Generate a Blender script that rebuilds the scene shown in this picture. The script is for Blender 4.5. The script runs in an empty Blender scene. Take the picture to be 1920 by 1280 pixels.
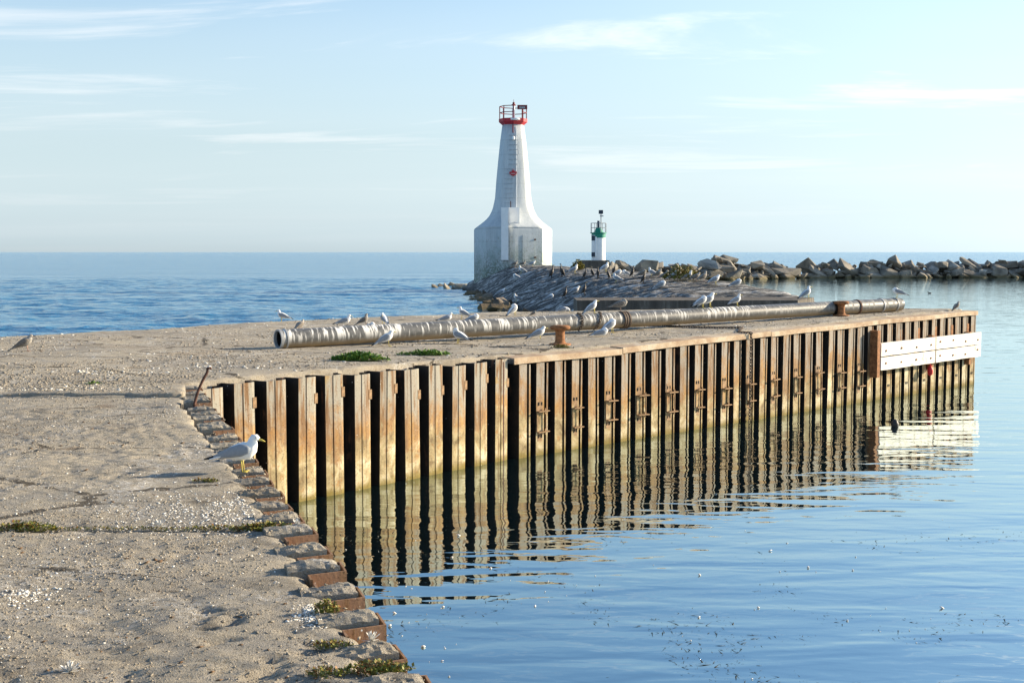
import bpy, math, random
import numpy as np
from mathutils import Vector, Matrix, Euler
rnd = random.Random(7)
rs = np.random.RandomState(11)
S = bpy.context.scene
C = S.collection

# ------------------------------------------------------------------ camera, sky, sun, exposure
CAM_H = 3.4          # eye height above the water (the water is z = 0, the deck about z = 1.7)
FPX = 2300.0         # focal length in pixels of the 1920 px wide photograph
PITCH = math.atan((640 - 472.5) / FPX)
cam_d = bpy.data.cameras.new('camera'); cam = bpy.data.objects.new('camera', cam_d); C.objects.link(cam)
cam_d.sensor_width = 36.0; cam_d.lens = 36.0 * FPX / 1920; cam_d.clip_start = 0.1; cam_d.clip_end = 60000
cam.location = (0, 0, CAM_H); cam.rotation_euler = (math.pi / 2 - PITCH, 0, 0)
S.camera = cam

SUN_EL = math.radians(17); SUN_BACK = math.radians(20)   # sun to the right, a little beyond the picture plane
sdir = Vector((math.cos(SUN_EL) * math.cos(SUN_BACK), math.cos(SUN_EL) * math.sin(SUN_BACK), math.sin(SUN_EL)))
world = bpy.data.worlds.new('World'); S.world = world; world.use_nodes = True
wn = world.node_tree.nodes; wl = world.node_tree.links
for n in list(wn): wn.remove(n)
def W_(t, **kw):
    n = wn.new(t)
    for k, v in kw.items(): setattr(n, k, v)
    return n
sky = W_('ShaderNodeTexSky', sky_type='NISHITA', sun_disc=False, sun_elevation=SUN_EL,
         sun_rotation=math.pi / 2 - SUN_BACK, altitude=80, air_density=1.0, dust_density=0.6, ozone_density=2.0)
tc = W_('ShaderNodeTexCoord'); sep = W_('ShaderNodeSeparateXYZ'); wl.new(tc.outputs['Generated'], sep.inputs[0])
def wm(op, a, b=None, c=None):
    n = W_('ShaderNodeMath', operation=op)
    for i, v in enumerate((a, b, c)):
        if v is None: continue
        if isinstance(v, (int, float)): n.inputs[i].default_value = v
        else: wl.new(v, n.inputs[i])
    return n.outputs[0]
zz = wm('ADD', wm('MAXIMUM', sep.outputs[2], 0.0), 0.06)
u = wm('DIVIDE', sep.outputs[0], zz); v = wm('DIVIDE', sep.outputs[1], zz)
comb = W_('ShaderNodeCombineXYZ'); wl.new(wm('MULTIPLY', u, 0.33), comb.inputs[0]); wl.new(wm('ADD', wm('MULTIPLY', v, 0.85), wm('MULTIPLY', u, 0.07)), comb.inputs[1])
def cloud(scale, detail, rough, lo, hi, dist):
    n = W_('ShaderNodeTexNoise'); n.inputs['Scale'].default_value = scale; n.inputs['Detail'].default_value = detail
    n.inputs['Roughness'].default_value = rough; n.inputs['Distortion'].default_value = dist
    wl.new(comb.outputs[0], n.inputs['Vector'])
    r = W_('ShaderNodeMapRange', interpolation_type='SMOOTHSTEP'); r.inputs[1].default_value = lo; r.inputs[2].default_value = hi
    wl.new(n.outputs[0], r.inputs[0]); return r.outputs[0]
c1 = cloud(1.25, 8, 0.60, 0.53, 0.68, 0.6); c2 = cloud(0.4, 4, 0.5, 0.42, 0.75, 0.3)
fade = W_('ShaderNodeMapRange'); fade.inputs[1].default_value = 0.015; fade.inputs[2].default_value = 0.16; wl.new(sep.outputs[2], fade.inputs[0])
cm = wm('MINIMUM', wm('ADD', wm('MULTIPLY', wm('MULTIPLY', c1, fade.outputs[0]), 0.95), wm('MULTIPLY', c2, 0.14)), 0.8)
hsv = W_('ShaderNodeHueSaturation'); hsv.inputs['Saturation'].default_value = 0.0; hsv.inputs['Value'].default_value = 0.90
wl.new(sky.outputs[0], hsv.inputs['Color'])
tint = W_('ShaderNodeMix', data_type='RGBA', blend_type='MULTIPLY'); tint.inputs[0].default_value = 1.0; gm = W_('ShaderNodeGamma'); gm.inputs[1].default_value = 0.55; wl.new(hsv.outputs[0], gm.inputs[0]); wl.new(gm.outputs[0], tint.inputs[6]); tint.inputs[7].default_value = (1.52, 1.84, 2.0, 1)
veil = W_('ShaderNodeMapRange', interpolation_type='SMOOTHSTEP'); veil.inputs[1].default_value = 0.0; veil.inputs[2].default_value = 0.36; veil.inputs[3].default_value = 0.96; veil.inputs[4].default_value = 0.0
wl.new(sep.outputs[2], veil.inputs[0])
mixv = W_('ShaderNodeMix', data_type='RGBA'); wl.new(veil.outputs[0], mixv.inputs[0]); hs0 = W_('ShaderNodeHueSaturation'); hs0.inputs['Saturation'].default_value = 1.12; hs0.inputs['Value'].default_value = 1.22; wl.new(sky.outputs[0], hs0.inputs['Color']); wl.new(hs0.outputs[0], mixv.inputs[6]); wl.new(tint.outputs[2], mixv.inputs[7])
hs2 = W_('ShaderNodeHueSaturation'); hs2.inputs['Saturation'].default_value = 0.25; hs2.inputs['Value'].default_value = 1.2; wl.new(mixv.outputs[2], hs2.inputs['Color'])
mixc = W_('ShaderNodeMix', data_type='RGBA'); wl.new(cm, mixc.inputs[0]); wl.new(mixv.outputs[2], mixc.inputs[6]); wl.new(hs2.outputs[0], mixc.inputs[7])
bg = W_('ShaderNodeBackground'); bg.inputs['Strength'].default_value = 0.088
wl.new(mixc.outputs[2], bg.inputs['Color'])
wo = W_('ShaderNodeOutputWorld'); wl.new(bg.outputs[0], wo.inputs['Surface'])

sun_d = bpy.data.lights.new('sun', 'SUN'); sun_d.energy = 5.0; sun_d.angle = math.radians(0.5); sun_d.color = (1.0, 0.84, 0.61)
sun = bpy.data.objects.new('sun', sun_d); C.objects.link(sun); sun.location = (30, 5, 20)
sun.rotation_euler = sdir.to_track_quat('Z', 'Y').to_euler()
S.view_settings.view_transform = 'Standard'; S.view_settings.look = 'None'
S.view_settings.gamma = 1.0; S.view_settings.use_curve_mapping = False; S.view_settings.exposure = 1.18

# ------------------------------------------------------------------ helpers
def ray(px, py):
    x = (px - 960) / FPX; y = -(py - 640) / FPX
    c, s = math.cos(PITCH), math.sin(PITCH)
    return Vector((x, c + y * s, -s + y * c))
def P(px, py, z=0.0):
    """point of the plane z where the photograph's pixel looks"""
    d = ray(px, py); t = (z - CAM_H) / d.z
    return Vector((d.x * t, d.y * t, z))
def D(px, py, dist):
    """point at depth dist"""
    d = ray(px, py); t = dist / d.y
    return Vector((d.x * t, dist, CAM_H + d.z * t))
def sstep(a, b, x):
    t = np.clip((x - a) / (b - a), 0, 1); return t * t * (3 - 2 * t)
def hashn(ix, iy, seed):
    h = (ix * 374761393 + iy * 668265263 + seed * 2147483 + 1013) & 0x7fffffff
    h = ((h ^ (h >> 13)) * 1274126177) & 0x7fffffff
    h = (h ^ (h >> 16)) & 0xffff
    return h / 65535.0
def vnoise(x, y, seed=0):
    x = np.asarray(x, float); y = np.asarray(y, float)
    ix = np.floor(x).astype(np.int64); iy = np.floor(y).astype(np.int64); fx = x - ix; fy = y - iy
    fx = fx * fx * (3 - 2 * fx); fy = fy * fy * (3 - 2 * fy)
    a = hashn(ix, iy, seed); b = hashn(ix + 1, iy, seed); c = hashn(ix, iy + 1, seed); d = hashn(ix + 1, iy + 1, seed)
    return (a + (b - a) * fx) * (1 - fy) + (c + (d - c) * fx) * fy
def fbm(x, y, seed=0, octv=4):
    s = 0; a = 1; n = 0
    for i in range(octv):
        s = s + a * (vnoise(x * 2 ** i + i * 17.3, y * 2 ** i - i * 9.1, seed + i) - 0.5); n += a; a *= 0.5
    return s / n * 2
def mesh(name, verts, faces, smooth=False):
    m = bpy.data.meshes.new(name); m.from_pydata([tuple(map(float, v)) for v in verts], [], [tuple(map(int, f)) for f in faces]); m.update()
    if smooth: m.polygons.foreach_set('use_smooth', [True] * len(m.polygons))
    return m
def npmesh(name, V, F, smooth=False):
    V = np.asarray(V, np.float32); F = np.asarray(F, np.int32); k = F.shape[1]
    m = bpy.data.meshes.new(name); m.vertices.add(len(V)); m.vertices.foreach_set('co', V.ravel())
    m.loops.add(F.size); m.loops.foreach_set('vertex_index', F.ravel())
    m.polygons.add(len(F)); m.polygons.foreach_set('loop_start', np.arange(0, F.size, k, dtype=np.int32))
    m.polygons.foreach_set('loop_total', np.full(len(F), k, np.int32))
    if smooth: m.polygons.foreach_set('use_smooth', np.ones(len(F), bool))
    m.update(calc_edges=True); m.validate(); return m
def link(name, m, mat=None, parent=None):
    o = bpy.data.objects.new(name, m); C.objects.link(o)
    if mat is not None and not m.materials: m.materials.append(mat)
    if parent is not None: o.parent = parent
    return o
def empty(name, loc=(0, 0, 0), rz=0):
    o = bpy.data.objects.new(name, None); C.objects.link(o); o.location = loc; o.rotation_euler = (0, 0, rz); o.empty_display_size = 0.1
    return o
def tag(o, label, cat, group=None):
    o['label'] = label; o['category'] = cat
    if group: o['group'] = group
    return o
def struct(o): o['kind'] = 'structure'; return o
def stuff(o, label=None, cat=None):
    o['kind'] = 'stuff'
    if label: o['label'] = label; o['category'] = cat
    return o
class MB:
    def __init__(s): s.v = []; s.f = []
    def add(s, vs, fs):
        n = len(s.v); s.v += [tuple(v) for v in vs]; s.f += [tuple(i + n for i in f) for f in fs]; return s
    def box(s, x0, x1, y0, y1, z0, z1, M=None):
        vs = [Vector((x, y, z)) for z in (z0, z1) for y in (y0, y1) for x in (x0, x1)]
        if M: vs = [M @ v for v in vs]
        return s.add(vs, [(0, 2, 3, 1), (4, 5, 7, 6), (0, 1, 5, 4), (2, 6, 7, 3), (0, 4, 6, 2), (1, 3, 7, 5)])
    def tube(s, pts, r, n=8, closed=False, caps=True):
        pts = [Vector(p) for p in pts]; N = len(pts); rr = r if isinstance(r, (list, tuple)) else [r] * N
        rings = []; ref = Vector((0, 0, 1))
        for i, p in enumerate(pts):
            a = pts[(i - 1) % N] if (closed or i > 0) else p; b = pts[(i + 1) % N] if (closed or i < N - 1) else p
            t = (b - a).normalized()
            q = ref if abs(t.dot(ref)) < 0.95 else Vector((1, 0, 0))
            e1 = t.cross(q).normalized(); e2 = e1.cross(t)
            rings.append([p + (e1 * math.cos(2 * math.pi * k / n) + e2 * math.sin(2 * math.pi * k / n)) * rr[i] for k in range(n)])
        vs = [v for g in rings for v in g]; fs = []
        for i in range(N if closed else N - 1):
            j = (i + 1) % N
            for k in range(n): fs.append((i * n + k, i * n + (k + 1) % n, j * n + (k + 1) % n, j * n + k))
        if caps and not closed: fs += [tuple(range(n - 1, -1, -1)), tuple((N - 1) * n + k for k in range(n))]
        return s.add(vs, fs)
    def lathe(s, prof, n=24, c=(0, 0), capb=True, capt=True):
        vs = [(c[0] + r * math.cos(2 * math.pi * k / n), c[1] + r * math.sin(2 * math.pi * k / n), z) for r, z in prof for k in range(n)]
        fs = [(i * n + k, i * n + (k + 1) % n, (i + 1) * n + (k + 1) % n, (i + 1) * n + k) for i in range(len(prof) - 1) for k in range(n)]
        if capb: fs.append(tuple(range(n - 1, -1, -1)))
        if capt: fs.append(tuple((len(prof) - 1) * n + k for k in range(n)))
        return s.add(vs, fs)
    def prism(s, poly, z0, z1):
        n = len(poly); vs = [(x, y, z0) for x, y in poly] + [(x, y, z1) for x, y in poly]
        return s.add(vs, [tuple(range(n - 1, -1, -1)), tuple(range(n, 2 * n))] + [(i, (i + 1) % n, n + (i + 1) % n, n + i) for i in range(n)])
    def mesh(s, name, smooth=False): return mesh(name, s.v, s.f, smooth)
    def obj(s, name, mat, parent=None, smooth=False): return link(name, s.mesh(name, smooth), mat, parent)

# ------------------------------------------------------------------ materials
class NT:
    def __init__(s, name):
        s.m = bpy.data.materials.new(name); s.m.use_nodes = True; s.t = s.m.node_tree; s.n = s.t.nodes; s.l = s.t.links
        s.b = s.n['Principled BSDF']
    def new(s, t, **kw):
        n = s.n.new(t)
        for k, v in kw.items(): setattr(n, k, v)
        return n
    def put(s, sock, v):
        if isinstance(v, (int, float)): sock.default_value = v
        elif isinstance(v, tuple): sock.default_value = v + (1,) if len(v) == 3 and len(sock.default_value) == 4 else v
        else: s.l.new(v, sock)
    def coord(s, kind='Object', scale=(1, 1, 1), rot=(0, 0, 0), loc=None):
        t = s.new('ShaderNodeTexCoord'); mp = s.new('ShaderNodeMapping'); s.l.new(t.outputs[kind], mp.inputs[0])
        mp.inputs['Scale'].default_value = scale; mp.inputs['Rotation'].default_value = rot
        if loc is not None: s.l.new(loc, mp.inputs['Location'])
        return mp.outputs[0]
    def pos(s, scale=(1, 1, 1), rot=(0, 0, 0)):
        g = s.new('ShaderNodeNewGeometry'); mp = s.new('ShaderNodeMapping'); s.l.new(g.outputs['Position'], mp.inputs[0])
        mp.inputs['Scale'].default_value = scale; mp.inputs['Rotation'].default_value = rot; return mp.outputs[0]
    def rand(s):
        i = s.new('ShaderNodeObjectInfo'); return i.outputs['Random']
    def noise(s, vec, scale, detail=4, rough=0.55, dist=0.0):
        n = s.new('ShaderNodeTexNoise'); s.l.new(vec, n.inputs['Vector']); n.inputs['Scale'].default_value = scale
        n.inputs['Detail'].default_value = detail; n.inputs['Roughness'].default_value = rough; n.inputs['Distortion'].default_value = dist
        return n.outputs[0]
    def voro(s, vec, scale, out='Distance', feature='F1'):
        n = s.new('ShaderNodeTexVoronoi', feature=feature); s.l.new(vec, n.inputs['Vector']); n.inputs['Scale'].default_value = scale
        return n.outputs[out]
    def ramp(s, fac, *stops, interp='LINEAR'):
        r = s.new('ShaderNodeValToRGB'); s.put(r.inputs[0], fac); e = r.color_ramp.elements; r.color_ramp.interpolation = interp
        while len(e) < len(stops): e.new(0.5)
        for k, (p, c) in enumerate(stops): e[k].position = p; e[k].color = (tuple(c) if isinstance(c, tuple) else (c, c, c)) + (1,)
        return r.outputs[0]
    def rng(s, v, a, b, c=0.0, d=1.0):
        n = s.new('ShaderNodeMapRange', interpolation_type='SMOOTHSTEP'); s.put(n.inputs[0], v)
        for i, q in enumerate((a, b, c, d)): n.inputs[i + 1].default_value = q
        return n.outputs[0]
    def mix(s, f, a, b, mode='MIX'):
        n = s.new('ShaderNodeMix', data_type='RGBA', blend_type=mode); s.put(n.inputs[0], f); s.put(n.inputs[6], a); s.put(n.inputs[7], b); return n.outputs[2]
    def math(s, op, a, b=0.0):
        n = s.new('ShaderNodeMath', operation=op); s.put(n.inputs[0], a); s.put(n.inputs[1], b); return n.outputs[0]
    def sep(s, vec):
        n = s.new('ShaderNodeSeparateXYZ'); s.l.new(vec, n.inputs[0]); return n.outputs
    def bump(s, h, strength=0.5, dist=0.01, normal=None):
        n = s.new('ShaderNodeBump'); s.l.new(h, n.inputs['Height']); n.inputs['Strength'].default_value = strength; n.inputs['Distance'].default_value = dist
        if normal is not None: s.l.new(normal, n.inputs['Normal'])
        return n.outputs[0]
    def done(s, col, rough=0.8, normal=None, metal=0.0, spec=0.3):
        s.put(s.b.inputs['Base Color'], col); s.put(s.b.inputs['Roughness'], rough); s.put(s.b.inputs['Metallic'], metal)
        s.b.inputs['Specular IOR Level'].default_value = spec
        if normal is not None: s.l.new(normal, s.b.inputs['Normal'])
        return s.m
def simple(name, col, rough=0.7, var=0.25, scale=12, spec=0.3, bump=0.0):
    t = NT(name); v = t.coord('Object'); n = t.noise(v, scale, 5, 0.6)
    lo = tuple(c * (1 - var) for c in col); hi = tuple(min(1, c * (1 + var)) for c in col)
    c = t.ramp(n, (0.3, lo), (0.7, hi))
    return t.done(c, rough, t.bump(n, bump, 0.01) if bump else None, 0, spec)

def deck_mat():
    t = NT('weathered_concrete'); p = t.pos()
    a = t.noise(p, 0.55, 5, 0.6, 0.4); b = t.noise(p, 5.0, 5, 0.65); c = t.noise(p, 46, 5, 0.75); d = t.noise(p, 120, 3, 0.7)
    base = t.ramp(a, (0.32, (0.28, 0.26, 0.225)), (0.5, (0.40, 0.35, 0.27)), (0.68, (0.49, 0.425, 0.32)))
    col = t.mix(t.rng(b, 0.40, 0.66), base, (0.31, 0.285, 0.245))
    col = t.mix(t.math('MULTIPLY', t.rng(c, 0.48, 0.34), 0.8), col, (0.13, 0.105, 0.075))
    col = t.mix(t.math('MULTIPLY', t.rng(d, 0.56, 0.70), 0.7), col, (0.62, 0.585, 0.52))
    # bird lime: pale blotches in irregular patches
    w = t.math('MULTIPLY', t.rng(t.noise(p, 1.3, 4, 0.6, 0.6), 0.50, 0.66), t.rng(t.noise(p, 26, 4, 0.75), 0.48, 0.62))
    col = t.mix(t.math('MULTIPLY', w, 0.75), col, (0.66, 0.645, 0.61))
    dk_ = t.noise(p, 2.1, 6, 0.68, 0.7); col = t.mix(t.math('MULTIPLY', t.rng(dk_, 0.52, 0.68), 0.55), col, (0.15, 0.125, 0.095))
    ck = t.voro(t.pos((0.32, 0.5, 1), (0, 0, 0.3)), 1.0, 'Distance', 'DISTANCE_TO_EDGE'); ck = t.math('MULTIPLY', t.rng(t.math('ADD', ck, t.math('MULTIPLY', t.math('SUBTRACT', b, 0.5), 0.12)), 0.014, 0.004), t.rng(a, 0.42, 0.5)); col = t.mix(t.math('MULTIPLY', ck, 0.85), col, (0.05, 0.042, 0.034))
    # rusty and mossy smears
    r = t.math('MULTIPLY', t.rng(t.noise(p, 0.9, 4, 0.6, 1.2), 0.60, 0.72), t.rng(b, 0.35, 0.6))
    col = t.mix(t.math('MULTIPLY', r, 0.5), col, (0.22, 0.14, 0.07))
    h = t.math('ADD', t.math('MULTIPLY', c, 0.6), t.math('MULTIPLY', d, 0.4))
    return t.done(col, 0.92, t.bump(h, 1.0, 0.035), 0, 0.15)
M_deck = deck_mat()

def pile_mat(name, paint, warm):
    t = NT(name); r = t.rand()
    cx = t.new('ShaderNodeCombineXYZ'); t.put(cx.inputs[0], t.math('MULTIPLY', r, 37.0)); t.put(cx.inputs[1], t.math('MULTIPLY', r, 11.0)); t.put(cx.inputs[2], t.math('MULTIPLY', r, 5.0))
    v = t.coord('Object', (1, 1, 1), loc=cx.outputs[0]); vs = t.coord('Object', (9, 9, 0.9), loc=cx.outputs[0])
    z = t.sep(t.coord('Object'))[2]
    a = t.noise(v, 3.0, 6, 0.62, 0.5); s = t.noise(vs, 1.6, 5, 0.6, 0.3); f = t.noise(v, 45, 4, 0.7)
    big = t.noise(t.coord('Object', (2.2, 2.2, 1.5), loc=cx.outputs[0]), 1.3, 5, 0.7, 0.8)
    zz = t.math('ADD', t.math('ADD', z, t.math('MULTIPLY', t.math('SUBTRACT', r, 0.5), 0.35)), t.math('ADD', t.math('MULTIPLY', t.math('SUBTRACT', a, 0.5), 0.7), t.math('MULTIPLY', t.math('SUBTRACT', big, 0.5), 1.5)))
    rust = t.ramp(s, (0.30, (0.13, 0.070, 0.034)), (0.48, (0.27, 0.150, 0.066)), (0.60, (0.36, 0.195, 0.062)), (0.75, (0.34, 0.25, 0.13)))
    lower = t.ramp(a, (0.33, (0.15, 0.105, 0.05)), (0.5, (0.38, 0.30, 0.16)), (0.66, (0.60, 0.52, 0.36)))
    upper = t.mix(t.rng(s, 0.36, 0.52), rust, paint)
    upper = t.mix(t.rng(a, 0.58, 0.70), upper, warm)
    col = t.mix(t.math('MULTIPLY', t.rng(zz, 0.5, 0.8), 0.9), lower, rust)
    m1 = t.noise(v, 9, 6, 0.7, 0.6); col = t.mix(t.math('MULTIPLY', t.rng(m1, 0.54, 0.68), 0.75), col, (0.31, 0.15, 0.042)); col = t.mix(t.math('MULTIPLY', t.rng(m1, 0.44, 0.32), 0.6), col, (0.13, 0.085, 0.05))
    col = t.mix(t.math('MULTIPLY', t.rng(zz, 0.85, 1.3), 0.85), col, upper)
    wl_ = t.math('MULTIPLY', t.rng(t.math('ADD', z, t.math('MULTIPLY', a, 0.1)), 0.20, 0.07), 0.9)
    col = t.mix(wl_, col, (0.17, 0.125, 0.022))
    col = t.mix(t.math('MULTIPLY', t.rng(f, 0.56, 0.68), 0.75), col, (0.06, 0.03, 0.016))
    run = t.noise(t.coord('Object', (26, 26, 0.7), loc=cx.outputs[0]), 1.0, 5, 0.65, 0.2); col = t.mix(t.math('MULTIPLY', t.rng(run, 0.55, 0.70), 0.75), col, (0.11, 0.05, 0.022))
    spk = t.rng(t.voro(v, 21), 0.13, 0.07)
    col = t.mix(t.math('MULTIPLY', spk, t.rng(t.noise(v, 6, 3), 0.5, 0.62)), col, (0.68, 0.66, 0.6))
    return t.done(col, 0.82, t.bump(t.math('ADD', a, t.math('MULTIPLY', f, 0.5)), 0.5, 0.012), 0, 0.25)
def pile_shade_mat():  # near-black colour stands in for recess shade, with rust patches and lime flecks
    t = NT('shade_painted_steel'); p = t.pos(); v = t.pos((6, 6, 0.8)); a = t.noise(v, 1.2, 5, 0.6, 0.4); f = t.noise(p, 5, 5, 0.65)
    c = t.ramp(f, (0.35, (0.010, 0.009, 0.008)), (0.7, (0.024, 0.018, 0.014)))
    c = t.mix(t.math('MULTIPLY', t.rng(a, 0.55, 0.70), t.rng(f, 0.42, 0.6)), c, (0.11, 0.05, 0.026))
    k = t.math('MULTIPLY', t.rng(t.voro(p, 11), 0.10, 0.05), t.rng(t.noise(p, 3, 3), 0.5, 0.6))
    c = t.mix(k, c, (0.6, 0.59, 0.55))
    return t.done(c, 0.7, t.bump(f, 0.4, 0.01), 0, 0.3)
M_pileshade = pile_shade_mat()
M_pile1 = pile_mat('rusted_pile_brown', (0.30, 0.295, 0.255), (0.33, 0.235, 0.11))
M_pile2 = pile_mat('rusted_pile_pinkish', (0.29, 0.27, 0.235), (0.31, 0.21, 0.12))
M_pile3 = pile_mat('rusted_pile_red', (0.24, 0.14, 0.09), (0.28, 0.155, 0.09))
def cap_mat():
    t = NT('rusty_cap'); p = t.coord('Object'); a = t.noise(p, 2.5, 6, 0.65, 0.4); f = t.noise(p, 30, 4, 0.7)
    c = t.ramp(a, (0.3, (0.28, 0.165, 0.10)), (0.5, (0.44, 0.33, 0.22)), (0.68, (0.55, 0.47, 0.36)))
    c = t.mix(t.math('MULTIPLY', t.rng(f, 0.56, 0.7), 0.7), c, (0.13, 0.065, 0.04))
    return t.done(c, 0.85, t.bump(f, 0.5, 0.01), 0, 0.25)
M_cap = cap_mat()
M_rust = simple('rust', (0.27, 0.12, 0.05), 0.85, 0.5, 14, 0.25, 0.6)
M_rustdark = simple('dark_rust', (0.085, 0.04, 0.028), 0.8, 0.45, 20, 0.25, 0.4)
M_bolt = simple('bracket_steel', (0.27, 0.165, 0.085), 0.75, 0.4, 18, 0.3, 0.5)
M_dark = simple('dark_opening', (0.012, 0.010, 0.009), 0.9, 0.3, 10)
M_chain = simple('chain_iron', (0.10, 0.07, 0.05), 0.7, 0.5, 30, 0.4)

def board_mat():
    t = NT('whitewashed_timber'); v = t.coord('Object', (1.2, 14, 14)); p = t.coord('Object')
    a = t.noise(v, 2.2, 5, 0.6, 0.2); b = t.noise(p, 5, 4, 0.6)
    c = t.ramp(a, (0.3, (0.70, 0.64, 0.55)), (0.6, (0.83, 0.80, 0.73)))
    c = t.mix(t.math('MULTIPLY', t.rng(b, 0.54, 0.70), 0.7), c, (0.42, 0.31, 0.18))
    return t.done(c, 0.7, t.bump(a, 0.4, 0.006), 0, 0.25)
M_board = board_mat()

def tower_mat():
    t = NT('white_tower_paint'); p = t.coord('Object'); z = t.sep(p)[2]
    a = t.noise(p, 0.9, 6, 0.65, 0.8); b = t.noise(t.coord('Object', (5, 5, 0.5)), 1.2, 5, 0.65); f = t.noise(p, 7, 5, 0.7)
    c = t.ramp(b, (0.3, (0.42, 0.46, 0.48)), (0.7, (0.56, 0.585, 0.59)))
    c = t.mix(t.math('MULTIPLY', t.rng(t.math('ABSOLUTE', t.math('SUBTRACT', t.math('FRACT', t.math('MULTIPLY', z, 0.82)), 0.5)), 0.03, 0.0), 0.35), c, (0.25, 0.25, 0.24))
    c = t.mix(t.math('MULTIPLY', t.rng(t.noise(t.coord('Object', (4, 4, 0.25)), 1.6, 6, 0.7, 0.2), 0.56, 0.74), 0.55), c, (0.33, 0.31, 0.27))
    low = t.rng(z, 5.6, 1.3)
    c = t.mix(t.math('MULTIPLY', low, t.rng(a, 0.36, 0.62)), c, (0.27, 0.34, 0.31))
    c = t.mix(t.math('MULTIPLY', t.math('MULTIPLY', t.rng(z, 4.2, 1.2), t.rng(f, 0.38, 0.56)), 0.9), c, (0.10, 0.13, 0.09))
    c = t.mix(t.math('MULTIPLY', t.math('MULTIPLY', t.rng(z, 5.6, 4.5), t.rng(f, 0.56, 0.68)), 0.7), c, (0.20, 0.15, 0.10))
    return t.done(c, 0.6, t.bump(f, 0.35, 0.03), 0, 0.3)
M_tower = tower_mat()
M_white = simple('white_paint', (0.78, 0.79, 0.79), 0.55, 0.06, 3)
M_red = simple('red_paint', (0.42, 0.025, 0.035), 0.55, 0.25, 4)
M_maroon = simple('maroon_rail_paint', (0.20, 0.03, 0.035), 0.6, 0.25, 6)
M_green = simple('green_paint', (0.01, 0.20, 0.14), 0.5, 0.2, 4)
M_navy = simple('dark_panel', (0.03, 0.045, 0.07), 0.5, 0.2, 4)
M_rung = simple('faded_rung', (0.36, 0.38, 0.40), 0.6, 0.15, 8)
M_steel = simple('grey_steel', (0.30, 0.31, 0.32), 0.5, 0.2, 8, 0.5)

def pipe_mat():
    t = NT('steel_pipe_with_lime'); p = t.coord('Object'); s = t.sep(p)
    ang = t.new('ShaderNodeMath', operation='ARCTAN2'); t.l.new(s[1], ang.inputs[0]); t.l.new(s[2], ang.inputs[1])
    cb = t.new('ShaderNodeCombineXYZ'); t.put(cb.inputs[0], t.math('MULTIPLY', s[0], 11.0)); t.put(cb.inputs[1], t.math('MULTIPLY', ang.outputs[0], 0.22)); 
    st = t.noise(cb.outputs[0], 1.7, 3, 0.6, 0.1); big = t.noise(p, 0.8, 3, 0.5)
    topw = t.rng(s[2], -0.12, 0.10)
    f = t.noise(p, 12, 5, 0.65)
    steel = t.ramp(f, (0.3, (0.055, 0.056, 0.054)), (0.55, (0.12, 0.12, 0.115)), (0.75, (0.19, 0.18, 0.16)))
    lowr = t.math('MULTIPLY', t.rng(s[2], -0.03, -0.14), 0.85)
    steel = t.mix(lowr, steel, (0.30, 0.22, 0.12))
    thr = t.math('ADD', st, t.math('MULTIPLY', t.math('SUBTRACT', big, 0.5), 0.5))
    lim = t.math('MULTIPLY', t.rng(thr, 0.53, 0.60), topw)
    end = t.rng(s[0], 13.6, 10.2)
    c = t.mix(t.math('MULTIPLY', lim, t.math('ADD', 0.25, t.math('MULTIPLY', end, 0.75))), steel, (0.72, 0.71, 0.67))
    return t.done(c, t.ramp(lim, (0, 0.42), (1, 0.85)), t.bump(f, 0.12, 0.004), 0.0, 0.5)
M_pipe = pipe_mat()
M_pipein = simple('pipe_bore', (0.012, 0.010, 0.009), 0.8, 0.4, 5)

def rock_mat(name, a, b, c):
    t = NT(name); p = t.coord('Object'); r = t.rand()
    cx = t.new('ShaderNodeCombineXYZ'); t.put(cx.inputs[0], t.math('MULTIPLY', r, 60.0)); t.put(cx.inputs[1], t.math('MULTIPLY', r, 23.0))
    v = t.coord('Object', loc=cx.outputs[0]); n = t.noise(v, 1.1, 7, 0.65, 0.4); f = t.noise(v, 7, 5, 0.7)
    col = t.ramp(n, (0.32, a), (0.52, b), (0.70, c))
    tint = t.ramp(r, (0.0, (0.72, 0.70, 0.68)), (0.6, (1.0, 0.96, 0.90)), (0.85, (1.1, 1.08, 1.05)), (1.0, (1.75, 1.75, 1.75)))
    col = t.mix(1.0, col, tint, 'MULTIPLY')
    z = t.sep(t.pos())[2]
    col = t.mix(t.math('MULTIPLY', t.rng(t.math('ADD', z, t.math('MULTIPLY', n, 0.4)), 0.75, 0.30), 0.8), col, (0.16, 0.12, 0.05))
    return t.done(col, 0.9, t.bump(t.math('ADD', n, t.math('MULTIPLY', f, 0.5)), 0.7, 0.12), 0, 0.2)
M_rock = rock_mat('armour_stone', (0.13, 0.122, 0.112), (0.25, 0.235, 0.205), (0.38, 0.35, 0.30))
M_rockdark = rock_mat('wet_boulder', (0.06, 0.055, 0.05), (0.12, 0.10, 0.08), (0.20, 0.16, 0.11))

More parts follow.
